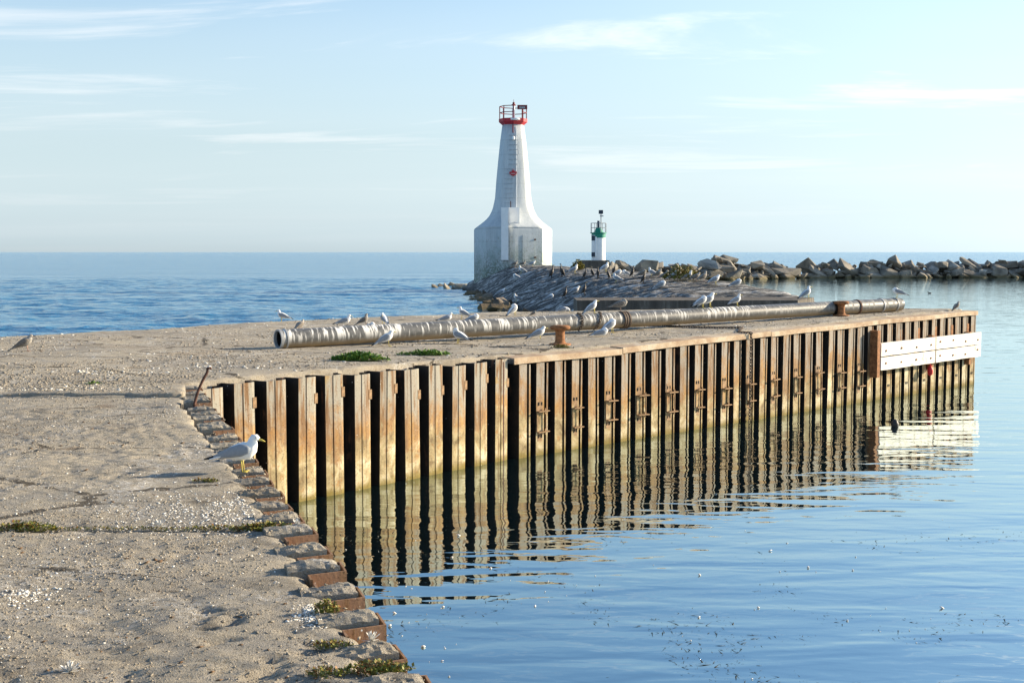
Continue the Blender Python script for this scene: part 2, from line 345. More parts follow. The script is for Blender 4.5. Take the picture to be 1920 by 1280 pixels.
def causeway_mat():
    t = NT('limed_causeway'); p = t.pos()
    ps = t.pos((0.16, 1.9, 1.0), (0, 0, math.radians(14)))
    s = t.noise(ps, 1.4, 7, 0.68, 0.5); f = t.noise(p, 3.5, 6, 0.7); a = t.noise(p, 0.35, 4, 0.6)
    c = t.ramp(f, (0.3, (0.035, 0.034, 0.033)), (0.55, (0.09, 0.086, 0.08)), (0.75, (0.19, 0.18, 0.155)))
    w = t.math('MULTIPLY', t.rng(s, 0.47, 0.62), t.rng(f, 0.30, 0.55))
    c = t.mix(t.math('MULTIPLY', w, 0.85), c, (0.62, 0.61, 0.58))
    z = t.sep(p)[2]
    c = t.mix(t.rng(t.math('ADD', z, t.math('MULTIPLY', f, 0.5)), 0.75, 0.40), c, (0.035, 0.032, 0.025))
    return t.done(c, 0.9, t.bump(t.math('ADD', t.math('MULTIPLY', s, 0.5), f), 0.6, 0.12), 0, 0.2)
M_cause = causeway_mat()
def conc_mat():
    t = NT('stained_concrete'); p = t.pos(); v = t.pos((2.5, 2.5, 0.35))
    s = t.noise(v, 1.5, 6, 0.65, 0.3); f = t.noise(p, 9, 5, 0.7)
    c = t.ramp(s, (0.3, (0.055, 0.048, 0.042)), (0.55, (0.11, 0.095, 0.08)), (0.72, (0.24, 0.215, 0.18)))
    c = t.mix(t.math('MULTIPLY', t.rng(f, 0.55, 0.68), 0.5), c, (0.10, 0.09, 0.075))
    return t.done(c, 0.9, t.bump(f, 0.6, 0.03), 0, 0.2)
M_conc = conc_mat()

def water_mat():
    t = NT('lake_water'); g = t.new('ShaderNodeNewGeometry'); s = t.sep(g.outputs['Position'])
    # open lake: left of the causeway line and beyond the breakwater; the harbour basin is sheltered
    e = t.math('ADD', s[0], t.math('MULTIPLY', s[1], 0.025))
    lake = t.math('MAXIMUM', t.math('MULTIPLY', t.rng(e, 1.5, -1.5), t.rng(s[1], 20.5, 22.5)), t.rng(s[1], 168, 186))
    # sheltered ripples
    r1 = t.noise(t.pos((0.38, 1.25, 1), (0, 0, math.radians(-7))), 1.35, 2, 0.45, 0.3)
    r2 = t.noise(t.pos((0.8, 1.5, 1), (0, 0, math.radians(12))), 3.0, 2, 0.5, 0.3)
    hb = t.math('ADD', t.math('MULTIPLY', r1, 0.025), t.math('MULTIPLY', r2, 0.0032))
    # open water chop
    l1 = t.noise(t.pos((0.35, 0.8, 1), (0, 0, math.radians(10))), 0.30, 4, 0.55, 0.3)
    l2 = t.noise(t.pos((0.7, 1.3, 1), (0, 0, math.radians(-14))), 1.1, 4, 0.6, 0.4)
    hl = t.math('ADD', t.math('MULTIPLY', l1, 0.95), t.math('MULTIPLY', l2, 0.30))
    l3 = t.noise(t.pos((0.25, 1.0, 1), (0, 0, 0.06)), 0.06, 4, 0.6, 0.2); hl = t.math('ADD', hl, t.math('SUBTRACT', t.math('MULTIPLY', l3, 3.2), 2.2))
    h = t.new('ShaderNodeMix', data_type='FLOAT'); t.put(h.inputs[0], lake); t.put(h.inputs[2], hb); t.put(h.inputs[3], hl)
    nb = t.bump(h.outputs[0], 1.0, 1.0)
    col = t.mix(lake, (0.003, 0.009, 0.012), (0.022, 0.165, 0.31))
    rg = t.new('ShaderNodeMix', data_type='FLOAT'); t.put(rg.inputs[0], lake); rg.inputs[2].default_value = 0.015; rg.inputs[3].default_value = 0.14
    t.done(col, rg.outputs[0], nb, 0, 0.5); t.b.inputs['IOR'].default_value = 1.6
    gs = t.new('ShaderNodeBsdfGlossy'); gs.inputs['Color'].default_value = (0.78, 0.96, 0.98, 1); t.l.new(rg.outputs[0], gs.inputs['Roughness']); t.l.new(nb, gs.inputs['Normal'])
    mx = t.new('ShaderNodeMixShader'); fg = t.new('ShaderNodeMix', data_type='FLOAT'); t.put(fg.inputs[0], lake); fg.inputs[2].default_value = 0.43; fg.inputs[3].default_value = 0.22; t.l.new(fg.outputs[0], mx.inputs[0])
    t.l.new(t.b.outputs[0], mx.inputs[1]); t.l.new(gs.outputs[0], mx.inputs[2]); t.l.new(mx.outputs[0], t.n['Material Output'].inputs['Surface'])
    return t.m
M_water = water_mat()

# ------------------------------------------------------------------ water
w = 40000.0
water = struct(link('water', mesh('water', [(-w, -300, 0), (w, -300, 0), (w, w, 0), (-w, w, 0)], [(0, 1, 2, 3)]), M_water))

# wind chop of the open lake, rows and columns widening with distance
ry = 21.5 * np.exp(np.linspace(0, 1, 380) * math.log(170 / 21.5)); ux = np.linspace(0, 1, 300)
lx1 = np.interp(ry, [21, 60, 100, 110, 170], [1.0, 1.0, -1.5, -2.0, 2.0]); lx0 = -0.52 * ry
LX = lx0[:, None] + (lx1 - lx0)[:, None] * ux[None, :]; LY = np.repeat(ry[:, None], 300, 1)
def chop(x, y, lx, ly, seed): 
    n = fbm(x / lx + 0.15 * y / ly, y / ly, seed, 3); return 0.5 - np.abs(n) * 1.6
LZ = 0.16 * chop(LX, LY, 4.5, 2.3, 301) + 0.07 * chop(LX, LY, 1.7, 0.95, 305) + 0.10 * fbm(LX / 9, LY / 5, 309, 2)
ed = sstep(0, 0.03, ux)[None, :] * sstep(0, 0.03, 1 - ux)[None, :] * (sstep(0, 0.03, np.linspace(0, 1, 380)) * sstep(0, 0.1, 1 - np.linspace(0, 1, 380)))[:, None]
LZ = 0.006 + ed * (LZ + 0.12).clip(0.0, 1)
ii = np.arange(380 * 300).reshape(380, 300)
struct(link('water', npmesh('water', np.stack([LX, LY, LZ], -1).reshape(-1, 3), np.stack([ii[:-1, :-1], ii[:-1, 1:], ii[1:, 1:], ii[1:, :-1]], -1).reshape(-1, 4), True), M_water))

# ------------------------------------------------------------------ pier deck
IC = (-4.14, 15.42)       # inner corner: near wall meets the second wall
CO = (-0.20, 20.2)          # corner between the two far walls
FE = (11.78, 31.8)         # far end
NW0 = (0.76, 0.94)         # near wall, behind the camera's feet
def zdeck(x, y):
    x = np.asarray(x, float); y = np.asarray(y, float)
    return 1.70 + 0.17 * sstep(1.0, 12.0, x) * sstep(17, 26, y) - 0.05 * np.exp(-((x - 0.3) ** 2 + (y - 20.5) ** 2) / 14.0)
def disp(x, y):
    x = np.asarray(x, float); y = np.asarray(y, float)
    sand = sstep(6.6, 5.4, y)
    far = sstep(14.2, 14.6, y)
    rough = 0.45 + 1.1 * sstep(-0.15, 0.25, fbm(x * 0.55, y * 0.55, 91, 3))
    d = 0.020 * fbm(x * 0.6, y * 0.6, 3, 3) + 0.008 * fbm(x * 3.2, y * 3.2, 9, 4) * (1 + 2.2 * sand)
    d = d + 0.013 * fbm(x * 16, y * 16, 21, 3) * (1 + 1.0 * sand - 0.45 * far) * rough
    pits = np.clip(fbm(x * 7, y * 7, 33, 3) - 0.25, 0, 1)
    cr = 0
    for (y0, sl, w_, a_) in ((17.3, 0.05, 0.035, 0.05), (21.6, -0.03, 0.04, 0.05), (23.0, 0.10, 0.05, 0.05), (19.2, 0.02, 0.03, 0.04)):
        e = y - (y0 + sl * (x + 8) + 0.22 * fbm(x * 0.5, x * 0, 140 + int(y0), 4)); cr = cr + a_ * np.exp(-(e / w_) ** 2) * (fbm(x * 0.35, y * 0 + y0, 150, 2) > -0.15)
    return d - 0.06 * pits * (0.25 + 1.4 * sand) - cr
def ztop(x, y):
    y = np.asarray(y, float)
    return zdeck(x, y) + disp(x, y) + 0.06 * sstep(14.3, 14.42, y + 0.05 * fbm(np.asarray(x) * 1.3, y * 0, 5, 3))
def PD(px, py):
    z = 1.7
    for _ in range(4):
        q = P(px, py, z); z = float(zdeck(q.x, q.y))
    return Vector((q.x, q.y, float(ztop(q.x, q.y))))
def lerp_pts(pts):
    ys = [p[1] for p in pts]; xs = [p[0] for p in pts]
    return lambda y: np.interp(y, ys, xs)
near_edge = lerp_pts([NW0, (-0.69, 5.17), (-1.62, 7.89), (-3.72, 13.6), IC])
wall_edge = lerp_pts([IC, CO, FE])
back = [(-40, 3.0), (-16.5, 18.5), (-9.9, 23.7), (-7.75, 26.2), (-5.5, 29.4), (-2.9, 31.6), (-0.6, 33.6), (4.0, 34.6)]
back_edge = lerp_pts(back)
def right_edge(y):
    y = np.asarray(y, float)
    return np.where(y < IC[1], near_edge(y), np.where(y < FE[1], wall_edge(y), np.interp(y, [FE[1], 32.4, 34.6], [FE[0], 10.4, 4.4])))
def left_edge(y): return np.maximum(back_edge(y), -14.0 - 0.0 * y)
def slab(y0, y1, rows, cols, name, parent, front_ragged=0.0, inset=0.10):
    ys = np.linspace(0, 1, rows); us = np.linspace(0, 1, cols)
    Y0 = y0 + (y1 - y0) * ys
    xl = left_edge(Y0); xr = right_edge(Y0) - np.where(Y0 < IC[1] - 0.1, -0.03, inset)
    # ragged broken edges
    xl = xl + 0.25 * fbm(Y0 * 1.1, Y0 * 0, 41, 4) * (xl > -13.5)
    xr = xr + 0.05 * fbm(Y0 * 4.0, Y0 * 0, 47, 3) * (Y0 < IC[1])
    X = xl[:, None] + (xr - xl)[:, None] * us[None, :]; Y = np.repeat(Y0[:, None], cols, 1)
    if front_ragged: Y = Y + front_ragged * fbm(X * 1.4, X * 0, 55, 4) * (1 - sstep(0, 0.15, ys))[:, None]
    Z = ztop(X, np.maximum(Y, y0 + 0.3 if front_ragged else Y))
    e = np.minimum(np.minimum(ys, 1 - ys)[:, None] * (y1 - y0), np.minimum(us, 1 - us)[None, :] * (xr - xl)[:, None])
    Z = Z - 0.025 * np.exp(-e / 0.035)
    V = np.stack([X, Y, Z], -1).reshape(-1, 3); idx = np.arange(rows * cols).reshape(rows, cols)
    F = np.stack([idx[:-1, :-1], idx[:-1, 1:], idx[1:, 1:], idx[1:, :-1]], -1).reshape(-1, 4)
    loop = np.concatenate([idx[0, :], idx[1:, -1], idx[-1, -2::-1], idx[-2:0:-1, 0]])
    B = V[loop].copy(); B[:, 2] -= 0.30; n = len(V)
    m = len(loop); k = np.arange(m); k2 = (k + 1) % m
    F2 = np.stack([loop[k2], loop[k], n + k, n + k2], -1)
    o = link(name, npmesh(name, np.vstack([V, B]), np.vstack([F, F2]), False), M_deck, parent); return o
poly_r = [NW0, (-0.69, 5.17), (-1.62, 7.89), (-3.72, 13.6), IC, CO, FE, (10.4, 32.4), (4.4, 34.55)]
poly = [(x - 0.12, y) if i < 5 else (x - 0.10, y + 0.10) if i < 7 else (x, y - 0.1) for i, (x, y) in enumerate(poly_r)]
poly += [(-0.5, 33.4), (-2.8, 31.4), (-5.4, 29.2), (-7.65, 26.0), (-9.8, 23.5), (-13.9, 20.3), (-13.9, 1.0)]
core = struct(MB().prism(poly, -1.0, 1.47).obj('pier_core', M_conc))
slab(1.0, 7.45, 420, 300, 'deck_slab', core)
slab(7.50, 14.36, 380, 300, 'deck_slab', core)
slab(14.38, 34.6, 420, 420, 'deck_slab', core, 0.10)

# ------------------------------------------------------------------ sheet pile walls
TH = 0.014
def profile_mesh(name, pts, ribs, z0, z1, top_wobble=0.0):
    """steel section: polyline pts (along, out) thickened and extruded upwards"""
    mb = MB(); n = len(pts)
    nor = []
    for i in range(n):
        a = Vector(pts[max(i - 1, 0)]); b = Vector(pts[min(i + 1, n - 1)]); t = (b - a).normalized(); nor.append(Vector((t.y, -t.x)))
    out = [Vector(p) for p in pts]; inn = [Vector(p) + nor[i] * TH for i, p in enumerate(pts)]
    vs = []
    for z in (z0, z1):
        vs += [(p.x, p.y, z) for p in out] + [(p.x, p.y, z) for p in inn]
    fs = []
    for i in range(n - 1):
        fs.append((i, i + 1, 2 * n + i + 1, 2 * n + i)); fs.append((n + i + 1, n + i, 3 * n + i, 3 * n + i + 1))
        fs.append((2 * n + i, 2 * n + i + 1, 3 * n + i + 1, 3 * n + i))
    fs += [(0, 2 * n, 3 * n, n), (n - 1, 2 * n - 1, 4 * n - 1, 3 * n - 1)]
    mb.add(vs, fs)
    for (x0, x1, y0, y1) in ribs: mb.box(x0, x1, y0, y1, z0, z1 - 0.012)
    return mb.mesh(name)
def infill_mesh(name, x0, x1, y0, y1, h, seed):
    nx, ny = 14, 12; V = []; F = []
    for j in range(ny):
        for i in range(nx):
            x = x0 + (x1 - x0) * i / (nx - 1); y = y0 + (y1 - y0) * j / (ny - 1)
            e = min(min(i, nx - 1 - i) / (nx - 1) * (x1 - x0), j / (ny - 1) * (y1 - y0))
            z = h + 0.016 * float(fbm(x * 9 + seed * 7.7, y * 9, seed, 3)) + 0.009 * float(fbm(x * 38 + seed * 3.1, y * 38, seed + 5, 2)) - 0.02 * math.exp(-e / 0.015) - 0.012 * max(0, min(1, (y + 0.04) / 0.10))
            V.append((x, y, z))
    n = len(V); idx = lambda j, i: j * nx + i
    for j in range(ny - 1):
        for i in range(nx - 1): F.append((idx(j, i), idx(j, i + 1), idx(j + 1, i + 1), idx(j + 1, i)))
    loop = [idx(0, i) for i in range(nx)] + [idx(j, nx - 1) for j in range(1, ny)] + [idx(ny - 1, i) for i in range(nx - 2, -1, -1)] + [idx(j, 0) for j in range(ny - 2, 0, -1)]
    for k in loop: V.append((V[k][0], V[k][1], h - 0.5))
    L = len(loop)
    for k in range(L): F.append((loop[(k + 1) % L], loop[k], n + k, n + (k + 1) % L))
    return mesh(name, V, F)
def wall_frame(p0, p1):
    a = Vector((p0[0], p0[1], 0)); b = Vector((p1[0], p1[1], 0)); t = (b - a).normalized()
    return a, t, Vector((t.y, -t.x, 0)), (b - a).length, math.atan2(t.y, t.x)
# local pile frame: x along the wall, -y outwards (towards the basin)
def pile_wall(name, label, p0, p1, n, mat, fl, slope, depth, rib_kind, top, infill, n_mesh=4, start=0):
    a, t, out, L, ang = wall_frame(p0, p1); pitch = L / n
    root = empty(name, a, ang); tag(root, label, 'wall', 'sheet pile walls of the pier')
    hp = pitch / 2; hf = fl / 2
    pts = [(-hp, 0), (-hf - slope, 0), (-hf, -depth), (hf, -depth), (hf + slope, 0), (hp, 0)]
    ribs = []
    if rib_kind == 'groove':      # interlock running down the flange
        pts = [(-hp, 0), (-hf - slope, 0), (-hf, -depth), (-0.045, -depth), (-0.042, -depth + 0.016), (-0.026, -depth + 0.016), (-0.022, -depth - 0.006), (hf - 0.045, -depth - 0.006), (hf - 0.042, -depth + 0.010), (hf, -depth + 0.010), (hf + slope, 0), (hp, 0)]
    if rib_kind == 'rib':         # interlock knuckle standing in the pan
        ribs = [(hp - 0.05, hp - 0.014, -depth + 0.012, 0.0)]
    piles = []
    vm = [profile_mesh('sheet_pile', pts, ribs, -1.2, 1.0) for _ in range(1)]
    base = vm[0]; base.materials.append(mat)
    if rib_kind != 'plain':      # shade in webs and pans painted as near-black colour; flanges keep their rust
        base.materials.append(M_pileshade)
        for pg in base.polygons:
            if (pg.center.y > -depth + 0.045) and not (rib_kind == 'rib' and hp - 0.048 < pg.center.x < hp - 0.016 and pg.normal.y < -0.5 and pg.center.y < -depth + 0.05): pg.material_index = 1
    fm = [infill_mesh('concrete_infill', -hf - slope * 0.5 + 0.02, hf + slope * 0.5 - 0.02, -depth + 0.022, 0.10, 0.0, s) for s in range(n_mesh)] if infill else []
    for q in fm: q.materials.append(M_deck)
    for i in range(n):
        s = (i + 0.5) * pitch; p = a + t * s
        zt = float(zdeck(p.x, p.y)) + top + rnd.uniform(-0.03, 0.014)
        me = base.copy()
        co = np.empty(len(me.vertices) * 3, np.float32); me.vertices.foreach_get('co', co); co = co.reshape(-1, 3)
        co[co[:, 2] > 0, 2] += zt - 1.0
        me.vertices.foreach_set('co', co.ravel()); me.update()
        o = link('sheet_pile', me, None, root); o.location = (s, rnd.uniform(-0.012, 0.012), 0)
        o.rotation_euler = (rnd.uniform(-0.008, 0.008), rnd.uniform(-0.011, 0.011), rnd.uniform(-0.05, 0.05))
        if infill:
            f = link('concrete_infill', fm[i % n_mesh], None, o); f.location = (0, 0, zt + (0.040 if infill == 'proud' else -0.02))
        piles.append((o, p, zt))
    return root, piles, (a, t, out, pitch, ang)

nw_s = (0.43, 1.89)
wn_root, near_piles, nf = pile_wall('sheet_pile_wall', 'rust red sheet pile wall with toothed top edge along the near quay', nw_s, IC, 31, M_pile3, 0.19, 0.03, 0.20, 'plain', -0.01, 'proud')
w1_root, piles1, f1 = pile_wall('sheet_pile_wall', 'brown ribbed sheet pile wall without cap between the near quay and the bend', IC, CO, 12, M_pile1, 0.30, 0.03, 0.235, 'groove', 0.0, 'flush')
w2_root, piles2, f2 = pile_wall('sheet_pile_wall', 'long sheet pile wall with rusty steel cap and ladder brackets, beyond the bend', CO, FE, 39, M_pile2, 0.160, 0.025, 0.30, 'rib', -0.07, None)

# small lugs with a hole on the flange sides of the uncapped wall
lug = MB().box(-0.02, 0.035, -0.02, 0.0, -0.07, 0.07).mesh('lug'); lug.materials.append(M_bolt)
for i, (o, p, zt) in enumerate(piles1):
    if i % 2 == 1 or i > 3:
        l = link('lug', lug, None, o); l.location = (0.150, -0.225, zt - rnd.uniform(0.22, 0.4)); l['kind'] = 'part'
        del l['kind']
# brackets, slots on the capped wall
br = MB(); 
for (z0, s) in ((0.80, 1), (0.44, -1)):
    br.box(-0.075, 0.075, -0.012, 0.0, z0, z0 + 0.17 * s) if s > 0 else br.box(-0.065, 0.075, -0.012, 0.0, z0 - 0.16, z0)
    br.box(-0.085, 0.21, -0.10, 0.004, z0 - 0.008, z0 + 0.010)
    br.box(0.10, 0.125, -0.07, -0.045, z0 - 0.05, z0 + 0.05)
br.box(0.135, 0.150, -0.055, -0.04, 0.45, 0.80); br.box(-0.088, -0.076, -0.03, 0.0, 0.44, 0.80)
br_m = br.mesh('ladder_bracket'); br_m.materials.append(M_bolt)
ht = MB()
for (x, z) in ((-0.035, 0.90), (0.035, 0.90), (-0.03, 0.35), (0.035, 0.35)): ht.box(x - 0.011, x + 0.011, -0.016, -0.006, z - 0.028, z + 0.028)
ht_m = ht.mesh('bolt_slots'); ht_m.materials.append(M_dark)
sl = MB().box(-0.030, -0.016, -0.006, 0.004, -0.075, 0.075).box(0.012, 0.040, -0.006, 0.004, -0.02, 0.025)
sl_m = sl.mesh('slot'); sl_m.materials.append(M_dark)
for i, (o, p, zt) in enumerate(piles2):
    s = link('slot', sl_m, None, o); s.location = (rnd.uniform(-0.01, 0.01), -0.300, zt - 0.20)
    if i % 2 == 1 and i < 26:
        b = link('ladder_bracket', br_m, None, o); b.location = (0, -0.3, rnd.uniform(-0.03, 0.03)); b.rotation_euler = (0, rnd.uniform(-0.06, 0.06), rnd.uniform(-0.1, 0.1)); b.scale = (rnd.uniform(0.75, 0.95), rnd.uniform(0.7, 1.0), rnd.uniform(0.9, 1.03))
        h = link('bolt_slots', ht_m, None, o); h.location = b.location
    if i >= 28 and i % 2 == 0:
        h = link('bolt_slots', ht_m, None, o); h.location = (0, -0.3, -0.05)
# steel cap on the second wall: angle sections laid end to end
a, t, out, pitch, ang = f2
Lw = pitch * 39
cuts = [0.0, 0.262 * Lw * 0.62, Lw * 0.44, Lw * 0.70, Lw]
for k in range(4):
    s0, s1 = cuts[k], cuts[k + 1]; mb = MB(); N = max(3, int((s1 - s0) / 0.5)); pv = []
    prof = [(-0.335, -0.085), (-0.335, 0.020), (-0.02, 0.028), (-0.02, 0.010), (-0.318, 0.004), (-0.318, -0.085)]
    for i in range(N + 1):
        s = s0 + 0.01 + (s1 - s0 - 0.02) * i / N; p = a + t * s; zt = float(zdeck(p.x, p.y)) + 0.012 * math.sin(s * 1.7) * 0.6 + (0.02 if k == 1 else 0)
        y_off = 0.006 * math.sin(s * 2.3)
        pv += [(s, y + y_off, zt + z) for y, z in prof]
    m = len(prof); fs = [(i * m + q, i * m + (q + 1) % m, (i + 1) * m + (q + 1) % m, (i + 1) * m + q) for i in range(N) for q in range(m)]
    fs += [tuple(range(m - 1, -1, -1)), tuple(N * m + q for q in range(m))]
    mb.add(pv, fs); mb.obj('cap_beam', M_cap, w2_root)
zc = float(zdeck(*CO))
MB().box(-0.20, -0.17, -0.28, 0.05, -1.2, zc - 0.03).obj('corner_post', M_rustdark, w2_root)

# timber fender at the far end
a, t, out, pitch, ang = f2
def wall_s(px, o=0.3):
    k = (px - 960) / FPX; b = a + out * o
    return (k * b.y - b.x) / (t.x - k * t.y)
sF0, sF1, sF2 = wall_s(1655, 0.5), wall_s(1757, 0.5), wall_s(1842, 0.5)
fr = empty('timber_fender', a, ang); tag(fr, 'four long whitewashed fender boards bolted across the far end of the pile wall', 'fender')
for (z0, z1) in ((0.71, 1.00), (1.03, 1.33)):
    for (s0, s1) in ((sF0, sF1 - 0.035), (sF1 + 0.035, sF2)):
        mb = MB(); N = 10; vs = []
        for i in range(N + 1):
            s = s0 + (s1 - s0) * i / N; dz = 0.03 * (s - sF0) / (sF2 - sF0) + rnd.uniform(-0.004, 0.004); dy = rnd.uniform(-0.004, 0.004)
            vs += [(s, -0.50 + dy, z0 + dz), (s, -0.50 + dy, z1 + dz), (s, -0.42, z1 + dz), (s, -0.42, z0 + dz)]
        fs = [(i * 4 + q, i * 4 + (q + 1) % 4, i * 4 + 4 + (q + 1) % 4, i * 4 + 4 + q) for i in range(N) for q in range(4)] + [(3, 2, 1, 0), (N * 4, N * 4 + 1, N * 4 + 2, N * 4 + 3)]
        bo = mb.add(vs, fs).obj('board', M_board, fr)
        for q in (0.08, 0.36, 0.64, 0.92):
            sb_ = s0 + (s1 - s0) * q; zb_ = (z0 + z1) / 2 + 0.03 * (sb_ - sF0) / (sF2 - sF0) + rnd.uniform(-0.04, 0.04)
            MB().box(sb_ - 0.022, sb_ + 0.022, -0.517, -0.49, zb_ - 0.022, zb_ + 0.022).obj('bolt', M_rust, bo)
for s in (sF0 - 0.10, sF1 - 0.045, sF2 - 0.5):
    MB().box(s - 0.06 if s < sF1 - 0.1 else s, s + (0.06 if s < sF1 - 0.1 else 0.09), -0.43 if s > sF0 else -0.49, -0.30, 0.55, 1.62 if s < sF0 else 1.38).obj('post', M_rust, fr)
for i in range(29, 38, 2):
    s = (i + 0.5) * pitch; MB().box(s + 0.10, s + 0.20, -0.30, -0.22, 1.05, 1.58).obj('stub_post', M_rust, fr)
pf = a + t * (sF1 - 0.2) + out * 0.47
fl = MB(); fl.lathe([(0.02, 0.42), (0.06, 0.46), (0.075, 0.54), (0.055, 0.62), (0.02, 0.66)], 12, (pf.x, pf.y)); fl.tube([(pf.x, pf.y, 0.66), (pf.x, pf.y, 0.76)], 0.012, 6)
tag(fl.obj('rope_float', simple('red_float', (0.65, 0.03, 0.03), 0.5), None, True), 'small red float hanging under the white fender boards', 'float')

# ------------------------------------------------------------------ chains
def chain_mesh(pts, link_len=0.085, r=0.011):
    pts = [Vector(p) for p in pts]; seg = [(pts[i + 1] - pts[i]).length for i in range(len(pts) - 1)]; L = sum(seg); n = int(L / (link_len * 0.74)); mb = MB()
    for k in range(n):
        s = (k + 0.5) / n * L; i = 0
        while i < len(seg) - 1 and s > seg[i]: s -= seg[i]; i += 1
        d = (pts[i + 1] - pts[i]).normalized(); p = pts[i] + d * s
        q = Vector((0, 0, 1)) if abs(d.z) < 0.9 else Vector((1, 0, 0)); e1 = d.cross(q).normalized(); e2 = e1.cross(d)
        w = (e1 + e2).normalized() if k % 2 else (e1 - e2).normalized()
        hl = link_len / 2; hw = link_len * 0.30
        loop = [p + d * (hl * math.cos(x)) + w * (hw * math.sin(x)) for x in [2 * math.pi * j / 8 for j in range(8)]]
        mb.tube(loop, r, 5, True)
    return mb
sc_ = wall_s(1404); pc = a + t * sc_ + out * 0.36; zc_ = float(zdeck(pc.x, pc.y))
deck_pts = [PD(1172, 611), PD(1230, 617), PD(1290, 620), PD(1350, 622), PD(1392, 622)]
ch = [v + Vector((0, 0, 0.02)) for v in deck_pts] + [Vector((pc.x - out.x * 0.3, pc.y - out.y * 0.3, zc_ + 0.05)), Vector((pc.x, pc.y, zc_ + 0.045)), Vector((pc.x + out.x * 0.012, pc.y + out.y * 0.012, zc_ - 0.1)), Vector((pc.x, pc.y, -0.2))]
tag(chain_mesh(ch).obj('mooring_chain', M_chain), 'rusty chain lying across the deck and hanging down the capped wall into the water', 'chain')
# ------------------------------------------------------------------ pipes
pl = PD(522, 659); pr = PD(1686, 588)
R0 = 0.165
pa = Vector((pl.x, pl.y, pl.z + R0 - 0.005)); pb = Vector((pr.x, pr.y, pr.z + R0 + 0.01)); pd = pb - pa; PL = pd.length
proot = empty('dredge_pipe', pa); proot.rotation_euler = pd.to_track_quat('X', 'Z').to_euler()
tag(proot, 'long grey steel pipe streaked white with droppings, lying along the pier', 'pipe')
def tube_part(name, x0, x1, r, mat, nseg=40, n=28, inner=True, sag=0.0):
    mb = MB(); vs = []; fs = []
    for i in range(nseg + 1):
        x = x0 + (x1 - x0) * i / nseg; zz = -sag * math.sin(math.pi * (x / PL))
        vs += [(x, r * math.cos(2 * math.pi * k / n), zz + r * math.sin(2 * math.pi * k / n)) for k in range(n)]
    for i in range(nseg):
        for k in range(n): fs.append((i * n + k, (i + 1) * n + k, (i + 1) * n + (k + 1) % n, i * n + (k + 1) % n))
    mb.add(vs, fs); return mb
PSAG = 0.0
main = tube_part('pipe_body', 0.0, PL * 0.845, R0, M_pipe).obj('pipe_body', M_pipe, proot, True)
end = tube_part('pipe_body', PL * 0.853, PL, R0 * 1.0, M_pipe).obj('pipe_body', M_pipe, proot, True); end['label'] = 'cleaner grey end section of the pipe'
tube_part('pipe_bore', 0.0, 1.6, R0 - 0.018, M_pipein, 4).obj('pipe_bore', M_pipein, proot, True)
cap = MB(); cap.lathe([(0.001, 0), (R0 - 0.002, 0.0)], 28, capb=False, capt=False)
e1 = cap.obj('end_plate', M_pipein, proot); e1.rotation_euler = (0, math.pi / 2, 0); e1.location = (1.6, 0, 0)
cap2 = MB(); cap2.lathe([(0.001, 0.02), (R0 * 0.7, 0.015), (R0 - 0.001, 0.0)], 28, capb=False, capt=False)
e2 = cap2.obj('end_plate', M_steel, proot, True); e2.rotation_euler = (0, math.pi / 2, 0); e2.location = (PL, 0, 0)
def ring(x, w, r0, r1, mat, name):
    mb = MB(); n = 28; vs = []; prof = [(x, r0), (x, r1), (x + w, r1), (x + w, r0)]
    vs = [(px, r * math.cos(2 * math.pi * k / n), r * math.sin(2 * math.pi * k / n)) for px, r in prof for k in range(n)]
    fs = [(i * n + k, ((i + 1) % 4) * n + k, ((i + 1) % 4) * n + (k + 1) % n, i * n + (k + 1) % n) for i in range(4) for k in range(n)]
    return mb.add(vs, fs).obj(name, mat, proot)
ring(-0.012, 0.05, R0 - 0.02, R0 + 0.006, M_steel, 'rim'); ring(0.10, 0.03, R0 - 0.01, R0 + 0.012, M_steel, 'rim')
ring(PL * 0.842, PL * 0.014, R0 - 0.03, R0 - 0.006, M_dark, 'coupling')
ring(PL * 0.953, 0.05, R0 - 0.01, R0 + 0.012, M_steel, 'collar'); ring(PL * 0.985, 0.04, R0 - 0.01, R0 + 0.01, M_steel, 'collar')
ring(PL * 0.900, 0.05, R0 - 0.01, R0 + 0.016, M_rustdark, 'strap')
def pipe_x(px):   # distance along the pipe for a photograph column
    k = (px - 960) / FPX; d = pd / PL; return (k * pa.y - pa.x) / (d.x - k * d.y)
for q, px in enumerate((1163, 1167, 1172)): ring(pipe_x(px), 0.035, R0 - 0.01, R0 + 0.02, M_chain, 'strap')
pm = Matrix.Translation(pa) @ proot.rotation_euler.to_matrix().to_4x4()
for px, dx, lab in ((1083, 0.10, 'slack chain looped over the pipe just right of the near bollard'), (1118, 0.28, 'slack chain wrapped over the pipe between the bollard chain and the straps')):
    x = pipe_x(px); rr = R0 + 0.016
    pts = [pm @ Vector((x + dx * i / 12 - dx / 2, -rr * math.cos(math.radians(-60 + 15 * i)), rr * math.sin(math.radians(-60 + 15 * i)))) for i in range(13)]
    tag(chain_mesh(pts, 0.075, 0.010).obj('pipe_chain', M_chain), lab, 'chain')

